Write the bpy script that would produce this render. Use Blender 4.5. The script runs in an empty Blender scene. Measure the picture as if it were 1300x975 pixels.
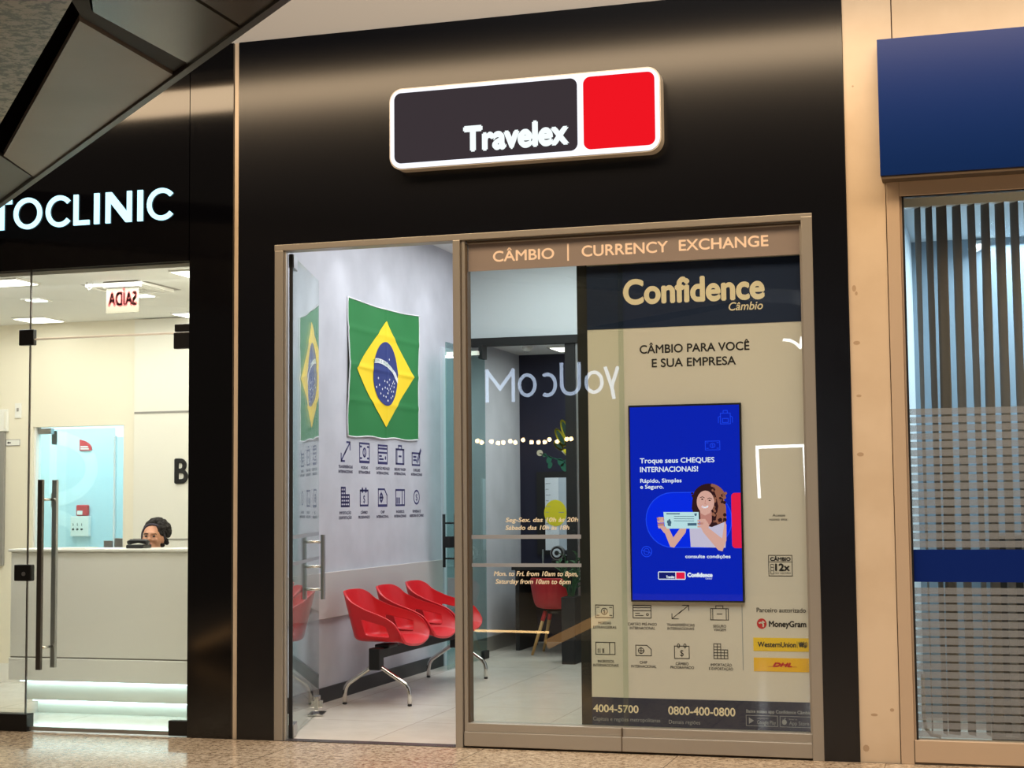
import bpy, bmesh, math, random
from mathutils import Vector, Matrix

SC = bpy.context.scene
COL = SC.collection
random.seed(7)
PI = math.pi

# ------------------------------------------------------------------ camera, world, lamps, exposure
cam_d = bpy.data.cameras.new('camera')
cam = bpy.data.objects.new('camera', cam_d)
COL.objects.link(cam)
cam_d.sensor_fit = 'HORIZONTAL'
cam_d.sensor_width = 36.0
cam_d.lens = 36.0 * 2015.6 / 1300.0
cam_d.clip_start = 0.05
cam_d.clip_end = 200
YAW, PITCH, ROLL = 0.28979, 0.07457, -0.00932
fwd = Vector((-math.sin(YAW) * math.cos(PITCH), math.cos(YAW) * math.cos(PITCH), math.sin(PITCH)))
rgt = Vector((math.cos(YAW), math.sin(YAW), 0))
upv = rgt.cross(fwd)
r2 = rgt * math.cos(ROLL) + upv * math.sin(ROLL)
u2 = -rgt * math.sin(ROLL) + upv * math.cos(ROLL)
R3 = Matrix((r2, u2, -fwd)).transposed()
cam.matrix_world = Matrix.Translation((0, -9.3926, 1.5)) @ R3.to_4x4()
SC.camera = cam

world = bpy.data.worlds.new('world')
SC.world = world
world.use_nodes = True
world.node_tree.nodes['Background'].inputs[0].default_value = (1.0, 0.82, 0.62, 1)
world.node_tree.nodes['Background'].inputs[1].default_value = 0.05

SC.view_settings.view_transform = 'Standard'
SC.view_settings.look = 'None'
SC.view_settings.gamma = 1.0
SC.view_settings.use_curve_mapping = False
SC.view_settings.exposure = 0.0


def area(name, loc, sx, sy, power, color, rot=(0, 0, 0), spread=180):
    d = bpy.data.lights.new(name, 'AREA')
    d.shape = 'RECTANGLE'
    d.size, d.size_y = sx, sy
    d.energy = power
    d.color = color
    d.spread = math.radians(spread)
    o = bpy.data.objects.new(name, d)
    COL.objects.link(o)
    o.location = loc
    o.rotation_euler = rot
    return o


WARM = (1.0, 0.74, 0.47)
COOL = (0.92, 0.96, 1.0)
NEUT = (1.0, 0.95, 0.86)
# mall: a warm linear lamp in front of the shop fronts, plus an added unseen fill light high over the hall
area('mall_linear_lamp', (-2.0, -1.15, 4.515), 11.0, 0.66, 200, WARM, (0, 0, 0))
area('mall_fill_light', (-1.0, -6.5, 10.5), 9.0, 5.0, 1250, (1.0, 0.90, 0.78))
# exchange shop
area('shop_ceiling_lamp', (-3.1, 3.1, 3.86), 2.6, 3.8, 112, COOL)
area('office_ceiling_lamp', (-3.5, 6.2, 3.04), 1.0, 0.7, 36, COOL)
# clinic
area('clinic_ceiling_lamp', (-6.9, 1.75, 3.05), 3.2, 1.0, 32, (1.0, 0.96, 0.88))
area('clinic_front_lamp', (-6.3, 0.36, 3.05), 3.0, 0.4, 60, (1.0, 0.985, 0.96), (math.radians(12), 0, 0))
area('blue_room_lamp', (-7.9, 3.2, 2.85), 2.0, 0.8, 46, (0.82, 0.94, 1.0))
# bank on the right
area('bank_ceiling_lamp', (1.0, 1.5, 3.25), 2.0, 1.0, 80, (0.80, 0.92, 1.0))


# ------------------------------------------------------------------ materials
def lin(c):
    c /= 255.0
    return c / 12.92 if c <= 0.04045 else ((c + 0.055) / 1.055) ** 2.4


def rgb(r, g, b):
    return (lin(r), lin(g), lin(b), 1)


def pm(name, col, rough=0.5, metal=0.0, spec=0.5, noise=None, bump=None, coat=0.0):
    """noise=(scale, second colour, low, high): soft mottling; bump=(scale, strength)"""
    m = bpy.data.materials.new(name)
    m.use_nodes = True
    nt = m.node_tree
    b = nt.nodes['Principled BSDF']
    b.inputs['Base Color'].default_value = rgb(*col)
    b.inputs['Roughness'].default_value = rough
    b.inputs['Metallic'].default_value = metal
    b.inputs['Specular IOR Level'].default_value = spec
    b.inputs['Coat Weight'].default_value = coat
    tc = None
    if noise or bump:
        tc = nt.nodes.new('ShaderNodeTexCoord')
    if noise:
        n = nt.nodes.new('ShaderNodeTexNoise')
        n.inputs['Scale'].default_value = noise[0]
        n.inputs['Detail'].default_value = 5
        r = nt.nodes.new('ShaderNodeValToRGB')
        r.color_ramp.elements[0].position = noise[2]
        r.color_ramp.elements[1].position = noise[3]
        r.color_ramp.elements[0].color = rgb(*col)
        r.color_ramp.elements[1].color = rgb(*noise[1])
        nt.links.new(tc.outputs['Object'], n.inputs['Vector'])
        nt.links.new(n.outputs['Fac'], r.inputs['Fac'])
        nt.links.new(r.outputs['Color'], b.inputs['Base Color'])
    if bump:
        n = nt.nodes.new('ShaderNodeTexNoise')
        n.inputs['Scale'].default_value = bump[0]
        n.inputs['Detail'].default_value = 4
        bp = nt.nodes.new('ShaderNodeBump')
        bp.inputs['Strength'].default_value = bump[1]
        bp.inputs['Distance'].default_value = 0.01
        nt.links.new(tc.outputs['Object'], n.inputs['Vector'])
        nt.links.new(n.outputs['Fac'], bp.inputs['Height'])
        nt.links.new(bp.outputs['Normal'], b.inputs['Normal'])
    return m


def em(name, col, strength):
    m = bpy.data.materials.new(name)
    m.use_nodes = True
    nt = m.node_tree
    nt.nodes.clear()
    e = nt.nodes.new('ShaderNodeEmission')
    e.inputs[0].default_value = rgb(*col)
    e.inputs[1].default_value = strength
    o = nt.nodes.new('ShaderNodeOutputMaterial')
    nt.links.new(e.outputs[0], o.inputs[0])
    return m


def glass(name, tint=(250, 253, 251), f0=0.045, haze=0.0, hazecol=(235, 235, 235)):
    """sheet glass: clear transmission with a Schlick mirror reflection, haze = frosting"""
    m = bpy.data.materials.new(name)
    m.use_nodes = True
    nt = m.node_tree
    nt.nodes.clear()
    L = nt.links.new
    g = nt.nodes.new('ShaderNodeNewGeometry')
    dot = nt.nodes.new('ShaderNodeVectorMath')
    dot.operation = 'DOT_PRODUCT'
    L(g.outputs['Incoming'], dot.inputs[0])
    L(g.outputs['Normal'], dot.inputs[1])

    def mth(op, a, b=None):
        n = nt.nodes.new('ShaderNodeMath')
        n.operation = op
        for i, v in enumerate((a, b)):
            if v is None:
                continue
            if isinstance(v, (int, float)):
                n.inputs[i].default_value = v
            else:
                L(v, n.inputs[i])
        return n.outputs[0]
    c = mth('ABSOLUTE', dot.outputs['Value'])
    p = mth('POWER', mth('SUBTRACT', 1.0, c), 5.0)
    F = mth('ADD', mth('MULTIPLY', p, 1.0 - f0), f0)
    t = nt.nodes.new('ShaderNodeBsdfTransparent')
    t.inputs[0].default_value = rgb(*tint)
    gl = nt.nodes.new('ShaderNodeBsdfGlossy')
    gl.inputs['Roughness'].default_value = 0.0
    gl.inputs['Color'].default_value = (1, 1, 1, 1)
    base = t.outputs[0]
    if haze > 0:
        d = nt.nodes.new('ShaderNodeBsdfDiffuse')
        d.inputs[0].default_value = rgb(*hazecol)
        mx = nt.nodes.new('ShaderNodeMixShader')
        mx.inputs[0].default_value = haze
        L(base, mx.inputs[1])
        L(d.outputs[0], mx.inputs[2])
        base = mx.outputs[0]
    mix = nt.nodes.new('ShaderNodeMixShader')
    L(F, mix.inputs[0])
    L(base, mix.inputs[1])
    L(gl.outputs[0], mix.inputs[2])
    o = nt.nodes.new('ShaderNodeOutputMaterial')
    L(mix.outputs[0], o.inputs[0])
    return m


def tiles(name, col, col2, mortar, size, rough, speck=None, msize=0.004):
    """floor slabs: brick-node joints, mottled colour, optional granite specks"""
    m = bpy.data.materials.new(name)
    m.use_nodes = True
    nt = m.node_tree
    L = nt.links.new
    b = nt.nodes['Principled BSDF']
    b.inputs['Roughness'].default_value = rough
    tc = nt.nodes.new('ShaderNodeTexCoord')
    br = nt.nodes.new('ShaderNodeTexBrick')
    br.offset = 0.0
    br.inputs['Scale'].default_value = 1.0
    br.inputs['Brick Width'].default_value = size
    br.inputs['Row Height'].default_value = size
    br.inputs['Mortar Size'].default_value = msize
    br.inputs['Mortar Smooth'].default_value = 0.1
    br.inputs['Color1'].default_value = rgb(*col)
    br.inputs['Color2'].default_value = rgb(*col2)
    br.inputs['Mortar'].default_value = rgb(*mortar)
    L(tc.outputs['Object'], br.inputs['Vector'])
    out = br.outputs['Color']
    n = nt.nodes.new('ShaderNodeTexNoise')
    n.inputs['Scale'].default_value = 3.0 if not speck else (42.0 if rough < .3 else 24.0)
    n.inputs['Detail'].default_value = 8
    n.inputs['Roughness'].default_value = 0.7
    L(tc.outputs['Object'], n.inputs['Vector'])
    r = nt.nodes.new('ShaderNodeValToRGB')
    if speck:
        r.color_ramp.elements[0].position = 0.38 if rough < .3 else 0.44
        r.color_ramp.elements[1].position = 0.60 if rough < .3 else 0.52
        r.color_ramp.elements[0].color = rgb(*speck)
    else:
        r.color_ramp.elements[0].position = 0.3
        r.color_ramp.elements[1].position = 0.7
        r.color_ramp.elements[0].color = (0.86, 0.86, 0.85, 1)
    r.color_ramp.elements[1].color = (1, 1, 1, 1)
    L(n.outputs['Fac'], r.inputs['Fac'])
    mx = nt.nodes.new('ShaderNodeMix')
    mx.data_type = 'RGBA'
    mx.blend_type = 'MULTIPLY'
    mx.inputs[0].default_value = 1.0
    L(out, mx.inputs[6])
    L(r.outputs['Color'], mx.inputs[7])
    L(mx.outputs[2], b.inputs['Base Color'])
    return m


M = {}
M['board'] = pm('board_black', (5, 6, 13), 0.22, 0, 0.75)
M['gloss'] = pm('gloss_black', (5, 5, 8), 0.09, 0, 0.8)
M['black'] = pm('black', (16, 16, 17), 0.45)
M['blackmat'] = pm('black_matt', (22, 22, 24), 0.7)
M['cream'] = pm('cream_paint', (222, 200, 172), 0.55, noise=(2.2, (206, 182, 152), 0.42, 0.78), bump=(7, 0.08))
M['creamseam'] = pm('seam_dark', (60, 35, 25), 0.8)
M['scuff'] = pm('scuff', (184, 156, 126), 0.8)
M['ceil'] = pm('ceiling_grey', (200, 191, 180), 0.75)
M['alu'] = pm('champagne_aluminium', (178, 172, 163), 0.38, 0.55)
M['aluR'] = pm('painted_aluminium', (206, 182, 156), 0.45, 0.2)
M['aludark'] = pm('aluminium_groove', (84, 70, 55), 0.6)
M['whitewall'] = pm('white_wall', (200, 201, 208), 0.7, noise=(3.0, (186, 187, 194), 0.35, 0.75))
M['greypanel'] = pm('grey_panel', (196, 190, 186), 0.55)
M['greywall'] = pm('grey_wall', (214, 220, 226), 0.7)
M['officewall'] = pm('office_wall', (165, 163, 164), 0.75, noise=(2.0, (150, 149, 152), 0.4, 0.7))
M['whiteceil'] = pm('white_ceiling', (232, 232, 230), 0.8)
M['navywall'] = pm('navy_wall', (12, 14, 44), 0.55)
M['base'] = pm('dark_skirting', (46, 45, 46), 0.45)
M['threshold'] = pm('dark_threshold', (70, 66, 66), 0.25)
M['granite'] = tiles('granite_floor', (222, 206, 184), (214, 196, 172), (150, 132, 112), 1.2, 0.16, speck=(0.62 * 255, 0.56 * 255, 0.50 * 255))
M['shopfloor'] = tiles('porcelain_floor', (226, 218, 206), (222, 213, 200), (186, 178, 168), 0.9, 0.22)
M['clinicfloor'] = tiles('clinic_floor', (228, 224, 214), (222, 217, 206), (180, 176, 166), 0.9, 0.12)
M['glass'] = glass('clear_glass')
M['glassgreen'] = glass('green_glass', (248, 252, 248), 0.05)
M['glassteal'] = glass('teal_glass', (222, 238, 236), 0.05)
M['glassdoor'] = glass('door_glass', (236, 244, 241), 0.055)
M['frost'] = glass('frosted_film', (235, 235, 235), 0.03, 0.30, (184, 190, 196))
M['frostband'] = pm('taupe_film', (142, 130, 124), 0.5)
M['greyfilm'] = pm('grey_film', (150, 154, 162), 0.6)
M['chrome'] = pm('chrome', (215, 212, 206), 0.12, 1.0)
M['steel'] = pm('brushed_steel', (176, 178, 180), 0.32, 0.9)
M['steeldark'] = pm('dark_steel', (108, 104, 100), 0.3, 0.9)
M['red'] = pm('red_plastic', (214, 30, 38), 0.38)
M['redfab'] = pm('red_shell', (190, 34, 42), 0.5)
M['wood'] = pm('beech_wood', (206, 164, 104), 0.5, noise=(9, (188, 144, 86), 0.4, 0.7))
M['panelcream'] = pm('printed_cream', (226, 219, 213), 0.5)
M['navy'] = pm('printed_navy', (4, 30, 68), 0.5)
M['printwhite'] = pm('printed_white', (246, 232, 204), 0.5)
M['printgrey'] = pm('printed_grey', (150, 156, 165), 0.5)
M['ink'] = pm('printed_ink', (38, 34, 34), 0.6)
M['yellowprint'] = pm('printed_yellow', (246, 206, 42), 0.5)
M['amberprint'] = pm('printed_amber', (250, 196, 44), 0.5)
M['redprint'] = pm('printed_red', (200, 36, 44), 0.5)
M['decal'] = pm('indigo_decal', (58, 56, 108), 0.6)
M['decalgrey'] = pm('grey_decal', (96, 94, 112), 0.6)
M['filmwhite'] = pm('white_film', (250, 226, 205), 0.6)
M['white'] = pm('white_lacquer', (238, 236, 230), 0.25)
M['whitematte'] = pm('white_paint', (232, 228, 216), 0.7)
M['ivory'] = pm('ivory_wall', (236, 228, 208), 0.7)
M['grooves'] = pm('groove_grey', (150, 146, 140), 0.7)
M['paleblue'] = pm('pale_blue_wall', (196, 222, 232), 0.6)
M['paleblue2'] = pm('pale_blue_print', (212, 234, 242), 0.6)
M['seaglass'] = glass('sea_glass', (240, 249, 250), 0.05, 0.05, (200, 226, 230))
M['acrylic'] = pm('acrylic_ivory', (122, 116, 98), 0.4)
M['redletter'] = pm('red_letter', (150, 56, 54), 0.5)
M['skin'] = pm('skin', (190, 136, 108), 0.55)
M['hair'] = pm('dark_hair', (32, 27, 26), 0.8, bump=(90, 1.0))
M['band'] = pm('headband_fabric', (62, 56, 70), 0.8)
M['tunic'] = pm('tunic_fabric', (70, 84, 110), 0.85)
M['eye'] = pm('eye_dark', (30, 22, 20), 0.3)
M['lip'] = pm('lips', (150, 80, 76), 0.5)
M['blue'] = pm('deep_blue_panel', (2, 42, 112), 0.32, 0, 0.3)
M['bluefilm'] = pm('blue_film', (0, 34, 112), 0.45, 0, 0.2)
M['slat'] = pm('blind_fabric', (124, 116, 110), 0.85)
M['bankwall'] = pm('bank_wall', (134, 154, 170), 0.7)
M['bankceil'] = pm('bank_ceiling', (214, 226, 234), 0.8)
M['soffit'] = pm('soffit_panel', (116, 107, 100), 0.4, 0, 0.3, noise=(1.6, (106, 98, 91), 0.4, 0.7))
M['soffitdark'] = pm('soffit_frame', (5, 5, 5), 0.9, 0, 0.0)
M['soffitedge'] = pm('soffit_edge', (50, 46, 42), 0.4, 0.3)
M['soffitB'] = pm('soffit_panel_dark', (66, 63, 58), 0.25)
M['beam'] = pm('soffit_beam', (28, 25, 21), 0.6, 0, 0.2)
M['stone'] = tiles('grey_granite', (122, 113, 102), (118, 109, 98), (44, 40, 36), 0.8, 0.4, speck=(30, 28, 26))
M['green'] = pm('flag_green', (34, 122, 60), 0.8)
M['yellow'] = pm('flag_yellow', (250, 214, 30), 0.8)
M['flagblue'] = pm('flag_blue', (38, 54, 120), 0.8)
M['flagwhite'] = pm('flag_white', (235, 236, 238), 0.8)
M['leaf'] = pm('leaf_green', (52, 92, 58), 0.5)
M['muralgreen'] = pm('mural_green', (30, 104, 80), 0.6)
M['muraldark'] = pm('mural_dark', (22, 62, 44), 0.6)
M['muralyellow'] = pm('mural_yellow', (236, 222, 40), 0.6)
M['muralwhite'] = pm('mural_white', (214, 206, 178), 0.6)
M['posterwhite'] = pm('poster_white', (226, 234, 242), 0.5)
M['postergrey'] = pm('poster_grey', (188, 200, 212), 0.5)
M['ledwhite'] = em('led_white', (245, 252, 255), 4.0)
M['ledcool'] = em('led_cool', (205, 242, 250), 8.0)
M['ledpanel'] = em('led_panel', (255, 250, 240), 3.5)
M['signwhite'] = em('sign_white', (240, 242, 250), 1.25)
M['signletters'] = em('sign_letter_white', (240, 250, 250), 1.1)
M['signdark'] = em('sign_dark', (62, 54, 58), 0.9)
M['signred'] = em('sign_red', (240, 22, 34), 1.0)
M['signside'] = pm('sign_side', (205, 195, 180), 0.4)
M['cliniclet'] = em('clinic_letter', (188, 240, 255), 1.7)
M['opp'] = em('opposite_letters', (200, 215, 245), 6.0)
M['bulb'] = em('warm_bulb', (255, 214, 160), 30.0)
M['portal'] = em('portal_light', (235, 240, 245), 12.0)
M['lampwarm'] = em('linear_diffuser', (255, 196, 130), 0.6)


# ------------------------------------------------------------------ mesh helpers
class MB:
    def __init__(self):
        self.bm = bmesh.new()

    def face(self, pts, mi=0):
        vs = [self.bm.verts.new(p) for p in pts]
        f = self.bm.faces.new(vs)
        f.material_index = mi
        return f

    def box(self, x0, x1, y0, y1, z0, z1, mi=0):
        v = [self.bm.verts.new((x, y, z)) for x in (x0, x1) for y in (y0, y1) for z in (z0, z1)]
        for q in ((0, 1, 3, 2), (4, 6, 7, 5), (0, 4, 5, 1), (2, 3, 7, 6), (0, 2, 6, 4), (1, 5, 7, 3)):
            self.bm.faces.new([v[i] for i in q]).material_index = mi
        return self

    def obox(self, c, ax, ay, az, mi=0):
        """oriented box: centre and three half-axis vectors"""
        c, ax, ay, az = map(Vector, (c, ax, ay, az))
        v = [self.bm.verts.new(c + ax * i + ay * j + az * k) for i in (-1, 1) for j in (-1, 1) for k in (-1, 1)]
        for q in ((0, 1, 3, 2), (4, 6, 7, 5), (0, 4, 5, 1), (2, 3, 7, 6), (0, 2, 6, 4), (1, 5, 7, 3)):
            self.bm.faces.new([v[i] for i in q]).material_index = mi
        return self

    def tube(self, pts, r, mi=0, seg=12, cap=True):
        pts = [Vector(p) for p in pts]
        rs = r if isinstance(r, (list, tuple)) else [r] * len(pts)
        rings = []
        prev = None
        for i, p in enumerate(pts):
            if i == 0:
                d = pts[1] - p
            elif i == len(pts) - 1:
                d = p - pts[i - 1]
            else:
                d = (pts[i + 1] - p).normalized() + (p - pts[i - 1]).normalized()
            d.normalize()
            if prev is None:
                a = d.orthogonal().normalized()
            else:
                a = (prev - d * prev.dot(d)).normalized()
            prev = a
            b = d.cross(a)
            rings.append([self.bm.verts.new(p + (a * math.cos(2 * PI * k / seg) + b * math.sin(2 * PI * k / seg)) * rs[i]) for k in range(seg)])
        for i in range(len(rings) - 1):
            for k in range(seg):
                f = self.bm.faces.new((rings[i][k], rings[i][(k + 1) % seg], rings[i + 1][(k + 1) % seg], rings[i + 1][k]))
                f.material_index = mi
        if cap:
            self.bm.faces.new(rings[0][::-1]).material_index = mi
            self.bm.faces.new(rings[-1]).material_index = mi
        return self

    def ball(self, c, rx, ry=None, rz=None, mi=0, u=20, v=12):
        ry = rx if ry is None else ry
        rz = rx if rz is None else rz
        n0 = len(self.bm.faces)
        self.bm.faces.ensure_lookup_table()
        res = bmesh.ops.create_uvsphere(self.bm, u_segments=u, v_segments=v, radius=1.0)
        for vert in res['verts']:
            vert.co = Vector((c[0] + vert.co.x * rx, c[1] + vert.co.y * ry, c[2] + vert.co.z * rz))
        self.bm.faces.ensure_lookup_table()
        for f in self.bm.faces[n0:]:
            f.material_index = mi
        return self

    def lathe(self, prof, c=(0, 0, 0), mi=0, seg=24):
        """prof: (radius, z) from bottom to top about the vertical through c"""
        rings = []
        for r, z in prof:
            rings.append([self.bm.verts.new((c[0] + max(r, 1e-4) * math.cos(2 * PI * k / seg), c[1] + max(r, 1e-4) * math.sin(2 * PI * k / seg), c[2] + z)) for k in range(seg)])
        for i in range(len(rings) - 1):
            for k in range(seg):
                self.bm.faces.new((rings[i][k], rings[i][(k + 1) % seg], rings[i + 1][(k + 1) % seg], rings[i + 1][k])).material_index = mi
        self.bm.faces.new(rings[0][::-1]).material_index = mi
        self.bm.faces.new(rings[-1]).material_index = mi
        return self

    def build(self, name, mats, parent=None, smooth=False, bevel=0.0, base=None):
        me = bpy.data.meshes.new(name)
        shift = Vector((0, 0, 0))
        if parent is None:
            cs = [v.co for v in self.bm.verts]
            lo = Vector((min(c.x for c in cs), min(c.y for c in cs), min(c.z for c in cs)))
            hi = Vector((max(c.x for c in cs), max(c.y for c in cs), max(c.z for c in cs)))
            shift = Vector(((lo.x + hi.x) / 2, (lo.y + hi.y) / 2, lo.z))
            bmesh.ops.translate(self.bm, verts=self.bm.verts[:], vec=-shift)
        if smooth:
            for f in self.bm.faces:
                f.smooth = True
        self.bm.to_mesh(me)
        self.bm.free()
        if not isinstance(mats, (list, tuple)):
            mats = [mats]
        for m in mats:
            me.materials.append(M[m] if isinstance(m, str) else m)
        o = bpy.data.objects.new(name, me)
        COL.objects.link(o)
        if parent is None:
            o.location = shift
        else:
            o.parent = parent
            if parent.parent is None:
                o.location = -parent.location
            else:
                o.location = (0, 0, 0)
        if bevel:
            b = o.modifiers.new('bevel', 'BEVEL')
            b.width = bevel
            b.segments = 2
            b.limit_method = 'ANGLE'
        return o


def tag(o, label, cat, group=None):
    o['label'] = label
    o['category'] = cat
    if group:
        o['group'] = group
    return o


def thing(name, loc, label, cat, group=None):
    o = bpy.data.objects.new(name, None)
    COL.objects.link(o)
    o.location = loc
    o.empty_display_size = 0.1
    return tag(o, label, cat, group)


def struct(o):
    o['kind'] = 'structure'
    return o


def sroot(name, loc=(0, 0, 0)):
    o = bpy.data.objects.new(name, None)
    COL.objects.link(o)
    o.location = loc
    o['kind'] = 'structure'
    return o


def sbox(name, mat, x0, x1, y0, y1, z0, z1, bevel=0.0):
    return struct(MB().box(x0, x1, y0, y1, z0, z1).build(name, mat, bevel=bevel))


# ---- lettering and line drawings: flat 2-D shapes laid on a plane
_tc = {}


def glyphs(body, bold=0.0, shear=0.0, spacing=1.0):
    key = (body, bold, shear, spacing)
    if key in _tc:
        return _tc[key]
    c = bpy.data.curves.new('lettering', 'FONT')
    c.body = body
    c.size = 1.0
    c.offset = bold
    c.shear = shear
    c.space_character = spacing
    c.dimensions = '2D'
    c.fill_mode = 'FRONT'
    c.resolution_u = 6
    o = bpy.data.objects.new('lettering', c)
    COL.objects.link(o)
    dg = bpy.context.evaluated_depsgraph_get()
    me = bpy.data.meshes.new_from_object(o.evaluated_get(dg))
    vs = [(v.co.x, v.co.y) for v in me.vertices]
    fs = [tuple(p.vertices) for p in me.polygons]
    bpy.data.objects.remove(o)
    bpy.data.curves.remove(c)
    bpy.data.meshes.remove(me)
    _tc[key] = (vs, fs)
    return vs, fs


def cap_height():
    vs, _ = glyphs('H')
    return max(v[1] for v in vs) - min(v[1] for v in vs)


CAPH = cap_height()


class Flat:
    """2-D polygons in metres on a plane, each with a material index and a lift off the plane"""

    def __init__(self):
        self.p = []
        self.lift = 0.0

    def poly(self, pts, mi=0):
        self.p.append(([tuple(q) for q in pts], mi, self.lift))
        return self

    def rect(self, x0, x1, y0, y1, mi=0):
        return self.poly([(x0, y0), (x1, y0), (x1, y1), (x0, y1)], mi)

    def rrect(self, x0, x1, y0, y1, r, mi=0, corners=(1, 1, 1, 1)):
        pts = []
        for k, (cx, cy, a) in enumerate(((x1 - r, y1 - r, 0), (x0 + r, y1 - r, 90), (x0 + r, y0 + r, 180), (x1 - r, y0 + r, 270))):
            if corners[k]:
                for i in range(9):
                    t = math.radians(a + i * 90 / 8)
                    pts.append((cx + r * math.cos(t), cy + r * math.sin(t)))
            else:
                pts.append(((x1, y1), (x0, y1), (x0, y0), (x1, y0))[k])
        return self.poly(pts, mi)

    def disc(self, cx, cy, rx, ry=None, mi=0, n=32):
        ry = rx if ry is None else ry
        return self.poly([(cx + rx * math.cos(2 * PI * i / n), cy + ry * math.sin(2 * PI * i / n)) for i in range(n)], mi)

    def line(self, pts, w, mi=0, closed=False):
        pts = [Vector(p) for p in pts]
        n = len(pts)
        rng = range(n if closed else n - 1)
        for i in rng:
            a, b = pts[i], pts[(i + 1) % n]
            d = b - a
            if d.length < 1e-7:
                continue
            d.normalize()
            q = Vector((-d.y, d.x)) * (w / 2)
            e = d * (w / 2)
            self.poly([a - e - q, b + e - q, b + e + q, a - e + q], mi)
        return self

    def ring(self, cx, cy, rx, ry, w, mi=0, a0=0, a1=360, n=36):
        for i in range(n):
            t0 = math.radians(a0 + (a1 - a0) * i / n)
            t1 = math.radians(a0 + (a1 - a0) * (i + 1) / n)
            o = [(cx + (rx) * math.cos(t), cy + (ry) * math.sin(t)) for t in (t0, t1)]
            q = [(cx + (rx - w) * math.cos(t), cy + (ry - w) * math.sin(t)) for t in (t0, t1)]
            self.poly([q[0], o[0], o[1], q[1]], mi)
        return self

    def text(self, body, x0, x1, y0, y1, mi=0, bold=0.0, shear=0.0, heavy=0.0):
        """fit ink width to x0..x1 and cap height to y0..y1 (baseline y0); heavy = extra stroke in metres"""
        vs, fs = glyphs(body, bold, shear)
        lo = min(v[0] for v in vs)
        hi = max(v[0] for v in vs)
        sx = (x1 - x0 - heavy) / (hi - lo)
        sy = (y1 - y0) / CAPH
        sh = ((-.5, 0), (.5, 0), (0, -.5), (0, .5)) if heavy else ((0, 0),)
        for k, (dx, dy) in enumerate(sh):
            pts = [(x0 + heavy / 2 + (v[0] - lo) * sx + dx * heavy, y0 + v[1] * sy + dy * heavy) for v in vs]
            keep = self.lift
            self.lift += k * 0.00012
            for f in fs:
                self.poly([pts[i] for i in f], mi)
            self.lift = keep
        return self

    def onto(self, fn, mb=None):
        mb = mb or MB()
        for pts, mi, lift in self.p:
            q = [fn(a, b, lift) for a, b in pts]
            try:
                mb.face(q, mi)
            except ValueError:
                pass
        return mb


def planeY(y):          # faces the mall (-Y)
    return lambda a, b, d: (a, y - d, b)


def planeX(x):          # left-hand wall, faces +X
    return lambda a, b, d: (x + d, a, b)


def icon(F, kind, x0, x1, y0, y1, w, mi=0):
    W, H = x1 - x0, y1 - y0

    def P(u, v):
        return (x0 + u * W, y0 + v * H)

    def L(*uv, closed=False):
        F.line([P(*q) for q in uv], w, mi, closed)

    def box(a, b, c, d):
        L((a, c), (b, c), (b, d), (a, d), closed=True)
    if kind == 'banknote':
        box(0, 1, 0, 1)
        F.ring(*P(.5, .5), .19 * W, .28 * H, w, mi)
        F.text('$', *[x0 + .44 * W, x0 + .56 * W, y0 + .36 * H, y0 + .64 * H], mi)
        for a, b in ((.08, .82), (.92, .82), (.08, .18), (.92, .18)):
            L((a, b), (a + (.12 if a < .5 else -.12), b))
    elif kind == 'card':
        box(0, 1, 0, 1)
        L((0, .82), (1, .82))
        L((0, .58), (1, .58))
        L((.14, .38), (.36, .38))
        L((.14, .2), (.56, .2))
        F.ring(*P(.8, .28), .08 * W, .11 * H, w, mi)
    elif kind == 'arrows':
        L((.42, .4), (.98, .98))
        L((.62, .98), (.98, .98), (.98, .62))
        L((.6, .62), (.02, .02))
        L((.02, .38), (.02, .02), (.38, .02))
    elif kind == 'suitcase':
        box(0, 1, 0, .8)
        L((.3, .8), (.3, 1), (.7, 1), (.7, .8))
        L((.36, .42), (.64, .42))
        L((.12, 0), (.12, .8))
        L((.88, 0), (.88, .8))
    elif kind == 'ticket':
        box(0, 1, 0, 1)
        L((.72, 0), (.72, 1))
        for a in (.12, .22, .36, .42):
            L((a, .15), (a, .45))
    elif kind == 'chip':
        L((0, 0), (1, 0), (1, .62), (.72, 1), (0, 1), closed=True)
        F.ring(*P(.34, .48), .2 * W, .3 * H, w, mi)
        L((.34, .2), (.34, .78))
        L((.16, .48), (.54, .48))
    elif kind == 'calendar':
        box(0, 1, 0, .82)
        for a in (.28, .72):
            F.ring(*P(a, .84), .1 * W, .16 * H, w, mi)
        F.text('$', x0 + .38 * W, x0 + .62 * W, y0 + .16 * H, y0 + .56 * H, mi)
    elif kind == 'building':
        L((0, 0), (0, 1), (.5, 1), (.5, .6), (1, .6), (1, 0), closed=True)
        for b in (.2, .4):
            L((0, b), (1, b))
        for b in (.6, .8):
            L((0, b), (.5, b))
        for a in (.25, .5, .75):
            L((a, 0), (a, 1 if a == .25 else .6))
    elif kind == 'pencil':
        box(0, .86, 0, .72)
        L((.16, .5), (.45, .5))
        L((.16, .3), (.45, .3))
        L((.5, .2), (.96, .98))
        L((.62, .14), (1, .9))
    elif kind == 'coin':
        F.ring(*P(.5, .5), .5 * W, .5 * H, w, mi)
        F.text('$', x0 + .36 * W, x0 + .64 * W, y0 + .28 * H, y0 + .72 * H, mi)
    elif kind == 'backpack':
        F.rrect
        box(.15, .85, 0, .8)
        L((.35, .8), (.35, 1), (.65, 1), (.65, .8))
        box(.3, .7, .1, .4)
        L((0, .1), (0, .5), (.15, .6))
        L((1, .1), (1, .5), (.85, .6))
    return F


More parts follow.
